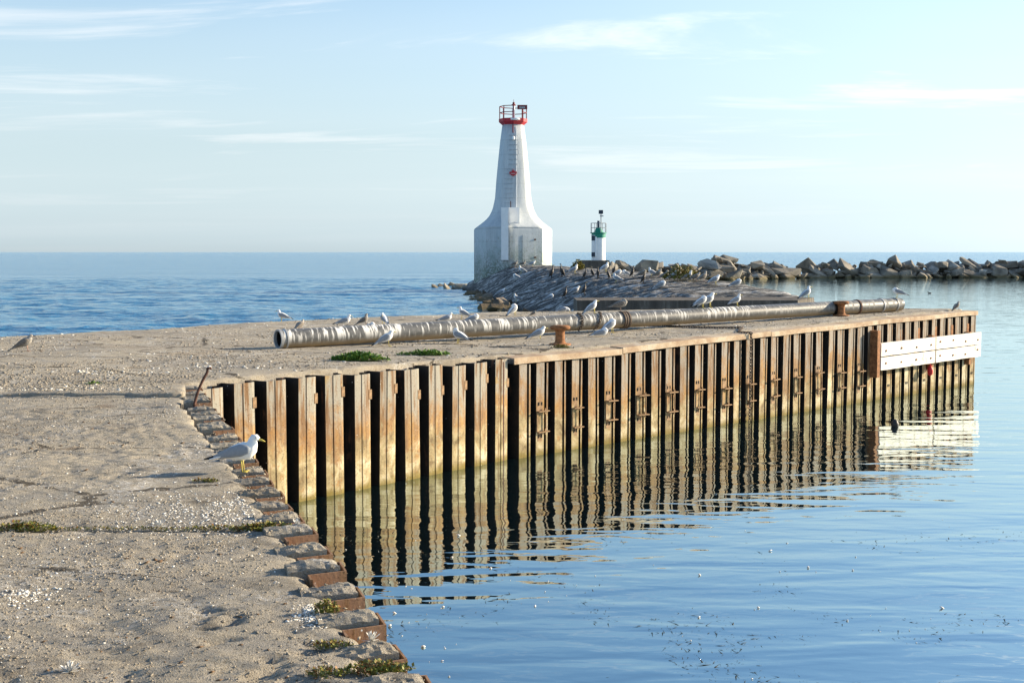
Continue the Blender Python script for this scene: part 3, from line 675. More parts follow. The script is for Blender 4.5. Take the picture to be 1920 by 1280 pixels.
# ------------------------------------------------------------------ bollards, bent rod
def bollard(q, label, s=1.0):
    root = empty('mooring_bollard', q); root.scale = (s, s, s); tag(root, label, 'bollard', 'rusty mooring bollards')
    MB().lathe([(0.225, -0.03), (0.225, 0.02), (0.21, 0.03), (0.14, 0.035), (0.11, 0.06)], 20).obj('base_plate', M_rust, root)
    MB().lathe([(0.115, 0.03), (0.10, 0.10), (0.095, 0.22), (0.10, 0.29), (0.125, 0.315)], 20, capb=False, capt=False).obj('post', M_rust, root, True)
    hd = MB(); hd.lathe([(0.125, 0.312), (0.175, 0.315), (0.20, 0.34), (0.20, 0.375), (0.17, 0.40), (0.09, 0.405), (0.001, 0.39)], 20, capt=False)
    h = hd.obj('head', M_rust, root, True); h.scale = (1.05, 0.8, 1)
bollard(PD(1050, 653), 'rusty mushroom bollard on the deck near the bend of the wall, its head limed white', 0.88)
bollard(PD(1577, 597), 'rusty mushroom bollard in front of the clean end section of the pipe', 0.88)
b0 = P(362, 776, 1.62); b1 = D(393, 690, b0.y + 0.15)
rod = [b0 + (b1 - b0) * (i / 10) + Vector((-0.035 * math.sin(math.pi * i / 10) - 0.02 * (i / 10 > 0.95), 0, 0)) for i in range(11)] + [b1 + Vector((0.02, 0, -0.002))]
tag(MB().tube(rod, 0.016, 8).obj('bent_rod', M_rustdark, None, True), 'bent rusty steel rod sticking up at the inner corner of the quay', 'rod')

# ------------------------------------------------------------------ concrete block and causeway
cb_ = MB(); q0, q1, q2 = D(1082, 563, 42.0), D(1496, 562, 42.0), D(1526, 567, 44.6)
zt_ = q0.z
poly = [(q0.x, q0.y), (q1.x, q1.y), (q2.x, q2.y), (q2.x - 0.6, q2.y + 0.6), (q0.x, 44.4)]
blk = cb_.prism(poly, -1.0, zt_).obj('concrete_block_wall', M_conc); struct(blk)
nu, nv = 130, 300
crest = [(1.5, 106.0, 2.30), (4.6, 90, 2.30), (7.9, 74, 2.15), (9.8, 64, 1.98), (10.6, 56, 1.84), (10.9, 50, 1.66), (10.7, 46.5, 1.52)]
toe = [(-5.0, 108, -0.3), (-2.9, 92, -0.3), (-1.5, 78, -0.3), (-0.7, 70, -0.3), (0.4, 60, -0.3), (1.2, 52, -0.3), (1.9, 46.2, -0.3)]
def ip(pts, s):
    n = len(pts) - 1; x = np.linspace(0, 1, n + 1); return [np.interp(s, x, [p[k] for p in pts]) for k in range(3)]
sv = np.linspace(0, 1, nv); cx, cy, cz = ip(crest, sv); tx, ty, tz = ip(toe, sv)
us = np.linspace(0, 1.16, nu)
U = us[None, :]; um = np.minimum(U, 1.0)
X = tx[:, None] + (cx - tx)[:, None] * U; Y = ty[:, None] + (cy - ty)[:, None] * um
prof = 0.93 * np.sin(np.clip(um / 0.80, 0, 1) * math.pi / 2) ** 0.95 + 0.07 * um
Z = tz[:, None] + (cz - tz)[:, None] * prof
Z = Z - np.clip(U - 1.0, 0, 1) * np.where(U > 1.12, 30, 1.0)
amp = 0.35 + 0.65 * (1 - um)
Z = Z + 0.09 * amp * fbm((Y + X * 0.3) * 1.15, X * 0.20, 61, 4) + 0.24 * fbm(X * 0.7, Y * 0.7, 67, 5) * amp + 0.14 * fbm(X * 2.4, Y * 2.0, 69, 3) * amp
V = np.stack([X, Y, Z], -1).reshape(-1, 3); idx = np.arange(nu * nv).reshape(nv, nu)
F = np.stack([idx[:-1, :-1], idx[1:, :-1], idx[1:, 1:], idx[:-1, 1:]], -1).reshape(-1, 4)
lo = idx[-1, :]; Bv = V[lo].copy(); Bv[:, 2] = -1.0; Bv[:, 1] += 0.15; n = len(V); k = np.arange(nu - 1)
F2 = np.stack([lo[k], lo[k + 1], n + k + 1, n + k], -1)
cw = struct(link('causeway', npmesh('causeway', np.vstack([V, Bv]), np.vstack([F, F2])), M_cause))
def causeway_z(x, y):
    d = (V[:, 0] - x) ** 2 + (V[:, 1] - y) ** 2; return float(V[np.argmin(d), 2])
def PC(px, py):
    """first point of the causeway seen at a photograph pixel"""
    r = ray(px, py); best = None
    for i in range(600):
        y = 44 + i * 0.11; tt = y / r.y; x = r.x * tt; z = CAM_H + r.z * tt
        if 'g' and z <= causeway_z(x, y) + 0.02 and ((V[:, 0] - x) ** 2 + (V[:, 1] - y) ** 2).min() < 0.8: return Vector((x, y, z))
    return None

# ------------------------------------------------------------------ boulders
import bmesh
def boulder_mesh(name, seed, flat=0.55):
    r = random.Random(seed); bm = bmesh.new()
    for k in range(15):
        v = Vector((r.uniform(-1, 1), r.uniform(-1, 1), r.uniform(-1, 1)))
        m = max(abs(v.x), abs(v.y), abs(v.z)); v /= m; v *= (0.86 + 0.14 * r.random()) 
        v = v.lerp(v.normalized() * 1.1, 0.08)
        bm.verts.new((v.x, v.y * 0.75, v.z * flat))
    res = bmesh.ops.convex_hull(bm, input=bm.verts)
    bmesh.ops.delete(bm, geom=[g for g in res['geom_interior'] if isinstance(g, bmesh.types.BMVert)], context='VERTS')
    bmesh.ops.dissolve_limit(bm, angle_limit=math.radians(14), verts=bm.verts, edges=bm.edges)
    bmesh.ops.bevel(bm, geom=list(bm.edges), offset=0.03, segments=1, affect='EDGES')
    m = bpy.data.meshes.new(name); bm.to_mesh(m); bm.free(); m.materials.append(M_rock); return m
BM = [boulder_mesh('boulder', 100 + i, 0.40 + 0.25 * ((i * 7) % 10) / 10) for i in range(12)]
BMd = [m.copy() for m in BM]
for m in BMd: m.materials.clear(); m.materials.append(M_rockdark)
def boulder(parent, loc, sc, dark=False):
    o = link('boulder', rnd.choice(BMd if dark else BM), None, parent); o.location = loc
    s = sc * rnd.uniform(0.6, 1.3); o.scale = (s * rnd.uniform(0.8, 1.5), s * rnd.uniform(0.8, 1.2), s * rnd.uniform(0.6, 1.0))
    o.rotation_euler = (rnd.uniform(-0.6, 0.6), rnd.uniform(-0.25, 0.75), rnd.uniform(-1.5, 1.5)); return o
def breakwater(label, p0, p1, hfun, step):
    root = empty('rock_breakwater', (0, 0, 0)); tag(root, label, 'breakwater', 'rock breakwaters across the harbour')
    a = Vector(p0); b = Vector(p1); L = (b - a).length; n = int(L / step)
    for i in range(n + 1):
        f = i / n; p = a + (b - a) * f; H = hfun(f)
        for lev in range(4):
            z = 0.10 + lev * 0.72
            if z > H: break
            for back in range(2):
                off = 0.95 * lev + back * 1.9
                boulder(root, (p.x + rnd.uniform(-0.7, 0.7), p.y + off + rnd.uniform(-0.4, 0.4), z + rnd.uniform(-0.2, 0.2) - (0.25 if back else 0)), rnd.choice((0.5, 0.65, 0.8, 0.95, 1.1, 1.3)))
    return root
bw1a = D(1135, 515, 142); bw1b = D(1486, 521, 160)
breakwater('rock breakwater of grey boulders beginning at the green-topped light', (bw1a.x, 142, 0), (bw1b.x, 160, 0), lambda f: 1.7 + 0.6 * math.exp(-((f - 0.62) / 0.28) ** 2) - 1.4 * (f > 0.95), 0.95)
bw2a = D(1512, 521, 161); bw2b = D(1990, 519, 166)
breakwater('rock breakwater of pale boulders running out of the right edge of the picture', (bw2a.x, 161, 0), (bw2b.x, 166, 0), lambda f: 2.1 - 0.55 * sstep(0.42, 0.6, f) - 1.4 * (f < 0.02), 0.95)
lw0 = D(1765, 500, 169); lw1 = D(2000, 500, 170)
tag(MB().box(lw0.x, lw1.x, 168.4, 170.4, -0.5, 1.75).obj('concrete_wall', M_conc), 'low flat concrete wall behind the boulders at far right', 'wall')
# dark rocks at the causeway's foot and beside the tower
rk = empty('boulder_pile', (0, 0, 0)); tag(rk, 'brown wet boulders in the water left of the tall white tower', 'boulders')
for (px, py, s) in ((828, 541, 0.75), (848, 540, 0.95), (866, 543, 0.7), (840, 545, 0.5), (818, 544, 0.45), (858, 546, 0.5), (876, 546, 0.6)):
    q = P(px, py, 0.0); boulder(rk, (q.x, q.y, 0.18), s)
rk2 = empty('boulder_pile', (0, 0, 0)); tag(rk2, 'dark wet boulders along the waterline at the foot of the causeway slope', 'boulders')
for i in range(46):
    f = rnd.random() ** 0.8; y = 104 - f * 46; x = float(np.interp(-y, [-108, -92, -78, -70, -60, -52], [-4.6, -2.5, -1.2, -0.4, 0.7, 1.6])) + rnd.uniform(-0.9, 0.8)
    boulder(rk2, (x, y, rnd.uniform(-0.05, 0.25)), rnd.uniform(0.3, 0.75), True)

# ------------------------------------------------------------------ tall white lighthouse
TY = 105.0; SC = TY / FPX
tx0 = (962 - 960) * SC
def tz_(y): return D(962, y, TY).z
tw = empty('lighthouse', (tx0, TY, 0.0)); tag(tw, 'tall white flared lighthouse with red gallery and red leaf emblem', 'lighthouse')
ROT = math.radians(2)
def octring(r, z, n=8, rot=ROT): return [(r * math.sin(2 * math.pi * k / n + rot), -r * math.cos(2 * math.pi * k / n + rot), z) for k in range(n)]
def loft(rings, mat, name, parent, smooth=False, cap=True):
    n = len(rings[0]); vs = [v for g in rings for v in g]
    fs = [(i * n + k, i * n + (k + 1) % n, (i + 1) * n + (k + 1) % n, (i + 1) * n + k) for i in range(len(rings) - 1) for k in range(n)]
    if cap: fs += [tuple(range(n - 1, -1, -1)), tuple((len(rings) - 1) * n + k for k in range(n))]
    return MB().add(vs, fs).obj(name, mat, parent, smooth)
RB = 73 * SC
loft([octring(RB, -0.8), octring(RB, tz_(431)), octring(RB - 0.05, tz_(429.5))], M_tower, 'base', tw)
prof = [(72.5, 429.4), (66, 424.5), (60, 420), (54.5, 415.5), (49.5, 411), (44.5, 405), (40.8, 398), (38, 391), (35.6, 381), (33.6, 371), (31.2, 338), (28, 304), (24.6, 270), (20, 235)]
NS = 64
def blend(r, z, f):   # octagon plan rounding off upwards
    out = []
    for k in range(NS):
        th = 2 * math.pi * k / NS + ROT; al = ((th - ROT + math.pi / 8) % (math.pi / 4)) - math.pi / 8
        al = (th - ROT) % (math.pi / 4) - math.pi / 8
        ro = math.cos(math.pi / 8) / math.cos(al); rr = r * (ro * (1 - f) + f * (0.5 + 0.5 * ro))
        out.append((rr * math.sin(th), -rr * math.cos(th), z))
    return out
loft([blend(r * SC, tz_(y), min(1, max(0, (429 - y) / 40)) * 0.8) for r, y in prof], M_tower, 'shaft', tw, True)
gal = loft([octring(20.3 * SC, tz_(235)), octring(26.5 * SC, tz_(229.5)), octring(26.5 * SC, tz_(223.5))], M_red, 'gallery', tw)
rl = MB(); rp = octring(24.8 * SC, 0)
for k in range(8):
    p = rp[k]; q = rp[(k + 1) % 8]
    MB().tube([(p[0], p[1], tz_(224)), (p[0], p[1], tz_(200.5))], 0.045, 6).obj('rail_post', M_maroon, gal)
    if k in (0,): continue
    for y in (200.5, 212): MB().tube([(p[0], p[1], tz_(y)), (q[0], q[1], tz_(y))], 0.038, 6).obj('rail', M_maroon, gal)
mast = MB().tube([(0.05, -0.3, tz_(224)), (0.05, -0.3, tz_(199))], 0.10, 8).obj('lamp_post', M_white, tw)
MB().lathe([(0.06, 0), (0.2, 0.06), (0.2, 0.12), (0.1, 0.16), (0.1, 0.3), (0.02, 0.34), (0.015, 0.55)], 12).obj('lantern', M_maroon, mast).location = (0.05, -0.3, tz_(200))
sb = MB().box(10 * SC - 0.1, 26 * SC, -1.12, -1.02, tz_(208), tz_(200)).obj('sign_board', M_maroon, gal)
MB().box(11.5 * SC, 22 * SC, -1.135, -1.12, tz_(206.5), tz_(203)).obj('panel', M_steel, sb)
MB().lathe([(0.30, 0), (0.40, 0.04), (0.40, 0.12), (0.3, 0.16)], 20).obj('white_dish', M_white, tw).location = (0.18, -1.15, tz_(228))
def front(y):   # distance of the shaft's front from the axis at photo row y
    ys = [p[1] for p in prof][::-1]; rr = [p[0] for p in prof][::-1]; return np.interp(y, ys, rr) * SC
cd = MB().tube([(0.28, -front(y) * 0.97 - 0.03, tz_(y)) for y in (238, 260, 290, 320, 350, 375, 390)], 0.03, 6).obj('conduit', M_white, tw)
MB().tube([(-0.02, -front(y) - 0.02, tz_(y)) for y in (229, 240, 251)], 0.05, 6).obj('conduit', M_maroon, tw)
for y in range(256, 390, 9):
    d = front(y) * 0.98; x0 = -0.75 if y > 310 else -0.35
    MB().tube([(x0, -d + 0.06, tz_(y)), (x0, -d - 0.06, tz_(y)), (x0 + 0.75, -d - 0.06, tz_(y)), (x0 + 0.75, -d + 0.06, tz_(y))], 0.018, 5).obj('rung', M_rung, tw)
MB().lathe([(0.10, -0.1), (0.14, 0.0), (0.12, 0.14), (0.03, 0.18)], 10).obj('floodlight', M_white, tw).location = (0.02, -front(262) - 0.12, tz_(262))
leaf = [(0, 1), (0.2, .62), (0.42, .72), (0.34, .22), (0.62, .5), (0.7, .34), (1, .38), (.88, .12), (1, 0.0), (.52, -.38), (.58, -.56), (.07, -.47), (.07, -.9)]
leaf = leaf + [(-x, y) for x, y in leaf[::-1] if x != 0]
lm = MB(); s = 0.33; nL = len(leaf); d = front(327)
lm.add([(x * s, -d - 0.09, tz_(327) + y * s) for x, y in leaf] + [(x * s, -d + 0.05, tz_(327) + y * s) for x, y in leaf], [tuple(range(nL - 1, -1, -1)), tuple(range(nL, 2 * nL))] + [(i, (i + 1) % nL, nL + (i + 1) % nL, nL + i) for i in range(nL)])
lf = lm.obj('leaf_emblem', M_red, tw)
MB().box(-0.20, 0.20, -d - 0.11, -d - 0.09, tz_(327.5) - 0.01, tz_(327.5) + 0.015).obj('white_band', M_white, lf)
yb = -RB * 0.93
lb = MB().box((940.5 - 962) * SC, (953.5 - 962) * SC, yb - 0.55, yb + 0.75, tz_(487), tz_(392)).obj('ladder_cover', M_white, tw)
MB().box((954 - 962) * SC, (973.5 - 962) * SC, -front(405) - 0.55, -front(405) + 0.6, tz_(419.5), tz_(391)).obj('equipment_box', M_white, tw)
dl = MB()
for (x0, x1, y0, y1) in ((0.17, 1.35, 448, 487), ):
    pass
# door outline on the lit base face, set 2 cm proud of it
fa = math.radians(22.5) + ROT; ap = RB * math.cos(math.pi / 8)
M_ = Matrix.Rotation(fa, 4, 'Z')
for (x0, x1, z0, z1) in ((-0.55, 0.55, tz_(490), tz_(442)),):
    dd = MB().box(x0, x1, -ap - 0.03, -ap + 0.05, z0, z1, M_).obj('door', M_tower, tw)
    for z in (z0 + 0.35, z1 - 0.35): MB().box(x1 - 0.05, x1 + 0.12, -ap - 0.06, -ap + 0.02, z - 0.06, z + 0.06, M_).obj('hinge', M_rustdark, dd)
MB().tube([(-0.2, -2.4, tz_(391)), (-0.2, -2.4, tz_(379))], 0.04, 6).obj('vent_pipe', M_rustdark, tw)

# ------------------------------------------------------------------ small green-topped light
GY = 140.0; GS = GY / FPX
def gz(y): return D(1122, y, GY).z
g0 = D(1122, 488, GY)
gl = empty('harbour_light', (g0.x, GY, g0.z)); tag(gl, 'small white cylindrical harbour light with green top on a concrete pad', 'harbour light')
def gl_z(y): return gz(y) - g0.z
rG = 13 * GS
MB().lathe([(rG, 0), (rG, gl_z(446))], 28).obj('tower', M_white, gl, False)
MB().lathe([(rG + 0.02, gl_z(446)), (rG + 0.02, gl_z(437.5))], 28).obj('green_band', M_green, gl)
pt = MB().lathe([(rG + 0.16, gl_z(437.5)), (rG + 0.16, gl_z(436))], 28).obj('platform', M_green, gl)
MB().lathe([(9.5 * GS, gl_z(436)), (5 * GS, gl_z(428)), (4 * GS, gl_z(427))], 20).obj('roof', M_green, gl)
for k in range(8):
    x, y = (rG + 0.1) * math.cos(k * math.pi / 4 + 0.2), (rG + 0.1) * math.sin(k * math.pi / 4 + 0.2)
    x2, y2 = (rG + 0.1) * math.cos((k + 1) * math.pi / 4 + 0.2), (rG + 0.1) * math.sin((k + 1) * math.pi / 4 + 0.2)
    MB().tube([(x, y, gl_z(437)), (x, y, gl_z(418))], 0.035, 5).obj('rail_post', M_steel, pt)
    for r in (418.5, 427): MB().tube([(x, y, gl_z(r)), (x2, y2, gl_z(r))], 0.028, 5).obj('rail', M_steel, pt)
ms = MB().tube([(-0.02, 0, gl_z(428)), (-0.02, 0, gl_z(414))], 0.14, 8).obj('lantern', M_navy, gl)
m2 = MB().tube([(0.28, 0.1, gl_z(428)), (0.28, 0.1, gl_z(395))], 0.06, 6).obj('mast', M_steel, gl)
MB().box(0.02, 0.50, -0.1, 0.3, gl_z(401), gl_z(394)).obj('lamp_head', M_navy, m2)
MB().box(0.15, 0.55, 0.0, 0.2, gl_z(406), gl_z(404)).obj('bracket', M_steel, m2)
pn = MB().box(-rG - 0.02, -rG * 0.55, -rG * 0.86, -rG * 0.5, gl_z(479), gl_z(441)).obj('panel', M_white, gl)
for (ya, yb_) in ((451, 442), (481, 473)): MB().box(-rG - 0.04, -rG * 0.57, -rG * 0.86 - 0.03, -rG * 0.5, gl_z(ya), gl_z(yb_)).obj('dark_panel', M_navy, gl)
MB().tube([(-rG * 0.42, -rG * 0.95, gl_z(480)), (-rG * 0.42, -rG * 0.95, gl_z(444))], 0.09, 8).obj('drain_pipe', M_white, gl)
pad0 = D(1092, 488, GY - 1.5); pad1 = D(1142, 488, GY - 1.5)
struct(MB().box(pad0.x, pad1.x, GY - 2.2, GY + 2.5, -0.5, g0.z).obj('concrete_pad', M_conc))

# ------------------------------------------------------------------ birds
M_bw = simple('white_plumage', (0.80, 0.80, 0.79), 0.85, 0.05, 40)
M_bg = simple('grey_wing', (0.26, 0.285, 0.32), 0.8, 0.10, 45)
M_bk = simple('black_wing_tip', (0.015, 0.015, 0.017), 0.7, 0.2, 40)
M_by = simple('yellow_leg', (0.55, 0.45, 0.10), 0.6, 0.2, 40)
M_bb = simple('brown_mottled_plumage', (0.31, 0.29, 0.26), 0.85, 0.55, 55)
M_bbw = simple('brown_wing', (0.17, 0.15, 0.13), 0.85, 0.6, 60)
M_cor = simple('dark_cormorant', (0.028, 0.022, 0.018), 0.55, 0.4, 25, 0.5)
def ringloft(path, n=14, flat=False):
    pts = [Vector((p[0], 0, p[1])) if len(p) == 4 else Vector((p[0], p[4], p[1])) for p in path]; vs = []; N = len(path)
    for i, p in enumerate(path):
        t = (pts[min(i + 1, N - 1)] - pts[max(i - 1, 0)]).normalized(); side = Vector((0, 1, 0)); side = (side - t * side.dot(t)).normalized(); up = t.cross(side)
        for k in range(n):
            c, s_ = math.cos(2 * math.pi * k / n), math.sin(2 * math.pi * k / n)
            vs.append(pts[i] + side * (p[3] * c) + up * (p[2] * s_))
    fs = [(i * n + k, i * n + (k + 1) % n, (i + 1) * n + (k + 1) % n, (i + 1) * n + k) for i in range(N - 1) for k in range(n)] + [tuple(range(n - 1, -1, -1)), tuple((N - 1) * n + k for k in range(n))]
    return vs, fs
TAIL = [(-.255, .098, .004, .030), (-.20, .112, .012, .036), (-.14, .132, .032, .044), (-.08, .146, .053, .056), (-.02, .156, .068, .062), (.035, .168, .072, .062)]
NECK = {
    'stand': [(.068, .192, .058, .052), (.080, .222, .042, .038), (.084, .246, .035, .032), (.094, .264, .033, .030), (.114, .267, .028, .026), (.134, .258, .013, .012)],
    'hunch': [(.072, .184, .058, .054), (.092, .205, .046, .042), (.104, .222, .038, .035), (.118, .234, .033, .030), (.136, .233, .026, .025), (.154, .225, .012, .012)],
    'preen': [(.072, .188, .060, .054), (.088, .215, .044, .040), (.078, .242, .036, .034, .014), (.050, .250, .034, .031, .026), (.022, .240, .028, .026, .036), (.002, .224, .012, .012, .042)],
    'tuck': [(.075, .184, .058, .055), (.088, .205, .050, .048), (.072, .226, .042, .040, .008), (.040, .226, .034, .030, .018), (.016, .214, .016, .016, .024)],
    'down': [(.080, .170, .054, .052), (.112, .172, .040, .038), (.134, .160, .033, .031), (.150, .146, .030, .028), (.160, .128, .024, .022), (.166, .108, .011, .011)],
}
BILL = {'stand': ((.132, 0, .258), (.182, 0, .238)), 'hunch': ((.152, 0, .225), (.200, 0, .206)), 'preen': ((.004, .042, .225), (-.036, .052, .196)), 'tuck': ((.02, .024, .214), (-.02, .03, .196)), 'down': ((.165, 0, .11), (.175, 0, .062))}
EYE = {'stand': (.116, .272), 'hunch': (.138, .239)}
GM = {}
def gull_meshes(pose, kind):
    key = (pose, kind)
    if key in GM: return GM[key]
    white = M_bw if kind == 'adult' else M_bb; wing = M_bg if kind == 'adult' else M_bbw
    vs, fs = ringloft(TAIL + NECK[pose], 16); body = mesh('gull', vs, fs, True); body.materials.append(white)
    b0, b1 = [Vector(q) for q in BILL[pose]]
    bill = MB().tube([b0, b0.lerp(b1, 0.6), b1], [0.0085, 0.0075, 0.0025], 8).mesh('bill', True); bill.materials.append(M_by if kind == 'adult' else M_bk)
    wings = []; tips = []
    for s in (-1, 1):
        path = [(.078, .186, .012, .006, s * .046), (.055, .184, .036, .012, s * .054), (.00, .176, .050, .015, s * .057), (-.07, .160, .044, .014, s * .050), (-.14, .138, .030, .011, s * .036), (-.20, .120, .017, .008, s * .024), (-.225, .112, .012, .006, s * .019)]
        vs, fs = ringloft(path, 10); m = mesh('wing', vs, fs, True); m.materials.append(wing); wings.append(m)
        path = [(-.22, .114, .013, .007, s * .020), (-.26, .104, .010, .005, s * .014), (-.305, .096, .003, .002, s * .008)]
        vs, fs = ringloft(path, 8); m = mesh('wing_tip', vs, fs, True); m.materials.append(M_bk if kind == 'adult' else M_bbw); tips.append(m)
    legs = []
    for s in (-1, 1):
        mb = MB().tube([(-.005, s * .022, .105), (.000, s * .023, .055), (.004, s * .024, .006)], [0.006, 0.0045, 0.0045], 6)
        for a_ in (-0.45, 0, 0.45): mb.tube([(.004, s * .024, .005), (.004 + .042 * math.cos(a_), s * .024 + .042 * math.sin(a_), .003)], [0.004, 0.0025], 5)
        mb.add([(.004, s * .024, .004), (.040, s * .024 - .016, .003), (.046, s * .024, .003), (.040, s * .024 + .016, .003)], [(0, 1, 2, 3)])
        m = mb.mesh('leg', True); m.materials.append(M_by if kind == 'adult' else simple('pink_leg', (0.42, 0.28, 0.22))); legs.append(m)
    eye = None
    if pose in EYE:
        ex, ez = EYE[pose]; e = MB()
        for s in (-1, 1): e.lathe([(0.001, -0.0045), (0.0045, 0), (0.001, 0.0045)], 8, (0, 0)); 
        e = MB(); 
        for s in (-1, 1):
            e.add([(ex + 0.0045 * math.cos(q * math.pi / 3), s * 0.0262, ez + 0.0045 * math.sin(q * math.pi / 3)) for q in range(6)] + [(ex, s * 0.031, ez)], [((q, (q + 1) % 6, 6)) for q in range(6)])
        eye = e.mesh('eyes'); eye.materials.append(M_bk)
    GM[key] = (body, bill, wings, tips, legs, eye); return GM[key]
def gull(q, heading, label, pose='stand', kind='adult', size=1.0, pitch=0.0, sit=False, group='gulls resting on the pier'):
    body, bill, wings, tips, legs, eye = gull_meshes(pose, kind)
    o = link('gull', body); tag(o, label, 'gull', group)
    o.location = (q.x, q.y, q.z - (0.072 * size if sit else 0)); o.rotation_euler = Euler((0, -pitch, math.radians(heading))); o.scale = (size,) * 3
    link('bill', bill, None, o)
    for i in range(2):
        w_ = link('wing', wings[i], None, o); link('wing_tip', tips[i], None, w_)
        if not sit:
            l = link('leg', legs[i], None, o); l.rotation_euler = (0, pitch, 0)
    if eye: link('eyes', eye, None, o)
    return o
CM = []
def cormorant(q, heading, label, size=1.0, group='cormorants on the causeway'):
    if not CM:
        vs, fs = ringloft([(-.20, .03, .006, .03), (-.13, .10, .03, .05), (-.06, .20, .075, .075), (0, .31, .085, .08), (.03, .40, .06, .06), (.04, .47, .032, .03), (.03, .54, .026, .025), (.035, .60, .027, .026), (.06, .625, .026, .024), (.09, .622, .014, .013)], 12)
        b = mesh('cormorant', vs, fs, True); b.materials.append(M_cor)
        k = MB().tube([(.088, 0, .622), (.15, 0, .618), (.16, 0, .606)], [.010, .006, .003], 6).mesh('bill', True); k.materials.append(M_by)
        wsh = []
        for s in (-1, 1):
            vs, fs = ringloft([(.03, .40, .03, .012, s * .06), (-.02, .30, .075, .02, s * .08), (-.09, .18, .05, .015, s * .06), (-.15, .08, .012, .006, s * .03)], 8); m = mesh('wing', vs, fs, True); m.materials.append(M_cor); wsh.append(m)
        fm = MB().box(-.02, .09, -.06, -.02, 0, .02).box(-.02, .09, .02, .06, 0, .02).tube([(-.02, -.04, .01), (-.02, -.04, .2)], .014, 6).tube([(-.02, .04, .01), (-.02, .04, .2)], .014, 6).mesh('feet'); fm.materials.append(M_bk)
        CM.append((b, k, wsh, fm))
    b, k, wsh, fm = CM[0]; o = link('cormorant', b); tag(o, label, 'cormorant', group); o.location = q; o.rotation_euler = (0, 0, math.radians(heading)); o.scale = (size,) * 3
    link('bill', k, None, o); link('feet', fm, None, o)
    for m in wsh: link('wing', m, None, o)
    return o

g = PD(455, 884); g.x -= 0.0
gull(Vector((g.x, g.y, 1.70)), -4, 'large ring-billed gull standing on the near quay edge, looking right over the water', 'stand', 'adult', 1.0)
rim_far = []
def on_pipe(px):
    x = pipe_x(px); q = pm @ Vector((x, 0, R0)); return Vector((q.x, q.y, q.z))
B = [ # px, py, heading, pose, kind, size, pitch, sit, place, label
 (52, 664, 10, 'hunch', 'young', 1.0, 0.25, 0, 'd', 'brownish gull standing alone on the concrete at the far left'),
 (528, 607, 178, 'stand', 'adult', 0.95, 0.1, 0, 'd', 'gull facing left on the lakeside edge above the open pipe end'),
 (565, 626, 60, 'hunch', 'young', 0.85, 0.2, 0, 'd', 'small brown gull half hidden behind the open end of the pipe'),
 (648, 612, 4, 'stand', 'adult', 1.0, 0.05, 1, 'd', 'gull sitting with raised head on the lakeside edge, left of a brown gull'),
 (686, 614, 15, 'stand', 'young', 0.85, 0.3, 0, 'd', 'brown streaked gull standing behind the pipe between two white gulls'),
 (694, 622, 10, 'tuck', 'adult', 0.8, 0.0, 1, 'd', 'white gull mostly hidden behind the pipe in front of the brown streaked gull'),
 (719, 614, 120, 'preen', 'adult', 1.0, 0.2, 0, 'd', 'preening gull with fluffed wing behind the pipe, right of the brown streaked gull'),
 (729, 656, 8, 'hunch', 'adult', 1.0, 0.28, 0, 'd', 'grey-backed gull standing in front of the pipe, above the large weed clump'),
 (838, 607, 5, 'stand', 'adult', 0.95, 0.0, 1, 'd', 'gull sitting facing right behind the pipe, left of the pair facing each other'),
 (866, 603, 176, 'stand', 'adult', 1.0, 0.2, 0, 'd', 'gull facing left behind the middle of the pipe'),
 (888, 607, 20, 'tuck', 'adult', 1.0, 0.0, 1, 'd', 'white gull crouching with tucked head behind the pipe, tail of the left-facing gull beside it'),
 (859, 650, 150, 'preen', 'adult', 1.0, 0.1, 0, 'd', 'preening gull standing in front of the pipe with head turned back'),
 (966, 595, 40, 'preen', 'adult', 1.1, 0.35, 0, 'd', 'tall gull preening its breast on the lakeside edge, below the causeway slope'),
 (1002, 597, -20, 'hunch', 'young', 0.55, 0.3, 0, 'd', 'very small brown bird behind the pipe, right of the tall preening gull'),
 (1057, 590, 0, 'down', 'adult', 0.95, 0.0, 1, 'd', 'white gull lying low with stretched neck behind the pipe near the first chain'),
 (1013, 639, 8, 'hunch', 'adult', 1.0, 0.2, 0, 'd', 'grey gull standing in front of the pipe just left of the near bollard'),
 (1115, 590, 12, 'hunch', 'adult', 0.95, 0.4, 0, 'p', 'slim upright gull standing on the pipe between the two chains'),
 (1164, 588, 4, 'tuck', 'young', 1.05, 0.0, 0, 'p', 'mottled gull with tucked head on top of the pipe at the straps'),
 (1148, 630, 25, 'tuck', 'adult', 1.1, 0.3, 0, 'd', 'grey gull standing against the pipe below the straps'),
 (1128, 637, 6, 'tuck', 'adult', 0.95, 0.0, 1, 'd', 'gull resting on the deck in front of the standing gull by the straps'),
 (1318, 583, 20, 'tuck', 'adult', 1.0, 0.2, 0, 'p', 'gull with tucked head on the pipe, left one of the close pair'),
 (1332, 583, 8, 'hunch', 'adult', 1.15, 0.3, 0, 'p', 'gull stretching forward on the pipe, right one of the close pair'),
 (1383, 582, 6, 'stand', 'adult', 0.9, 0.2, 0, 'p', 'gull standing on the pipe with open bill, right of the close pair'),
 (1682, 569, 170, 'tuck', 'adult', 1.0, 0.1, 0, 'p', 'gull preening on the far right end of the pipe'),
]
for (px, py, hd, pose, kind, sz, pit, sit, pl_, lab) in B:
    q = on_pipe(px) if pl_ == 'p' else PD(px, py)
    gull(q, hd, lab, pose, kind, sz, pit, bool(sit))
qq = D(1516, 565, 43.6); gull(Vector((qq.x, qq.y, zt_)), 10, 'gull standing upright on the right end of the dark concrete block', 'stand', 'adult', 1.45, 0.35)
q = PD(1797, 585); gull(q, 20, 'small dark bird perched at the far corner of the pier above the fender', 'hunch', 'young', 0.75, 0.5)
for o in [x for x in bpy.data.objects if x.get('label', '').startswith('small dark bird')]:
    for m in [o] + list(o.children): pass
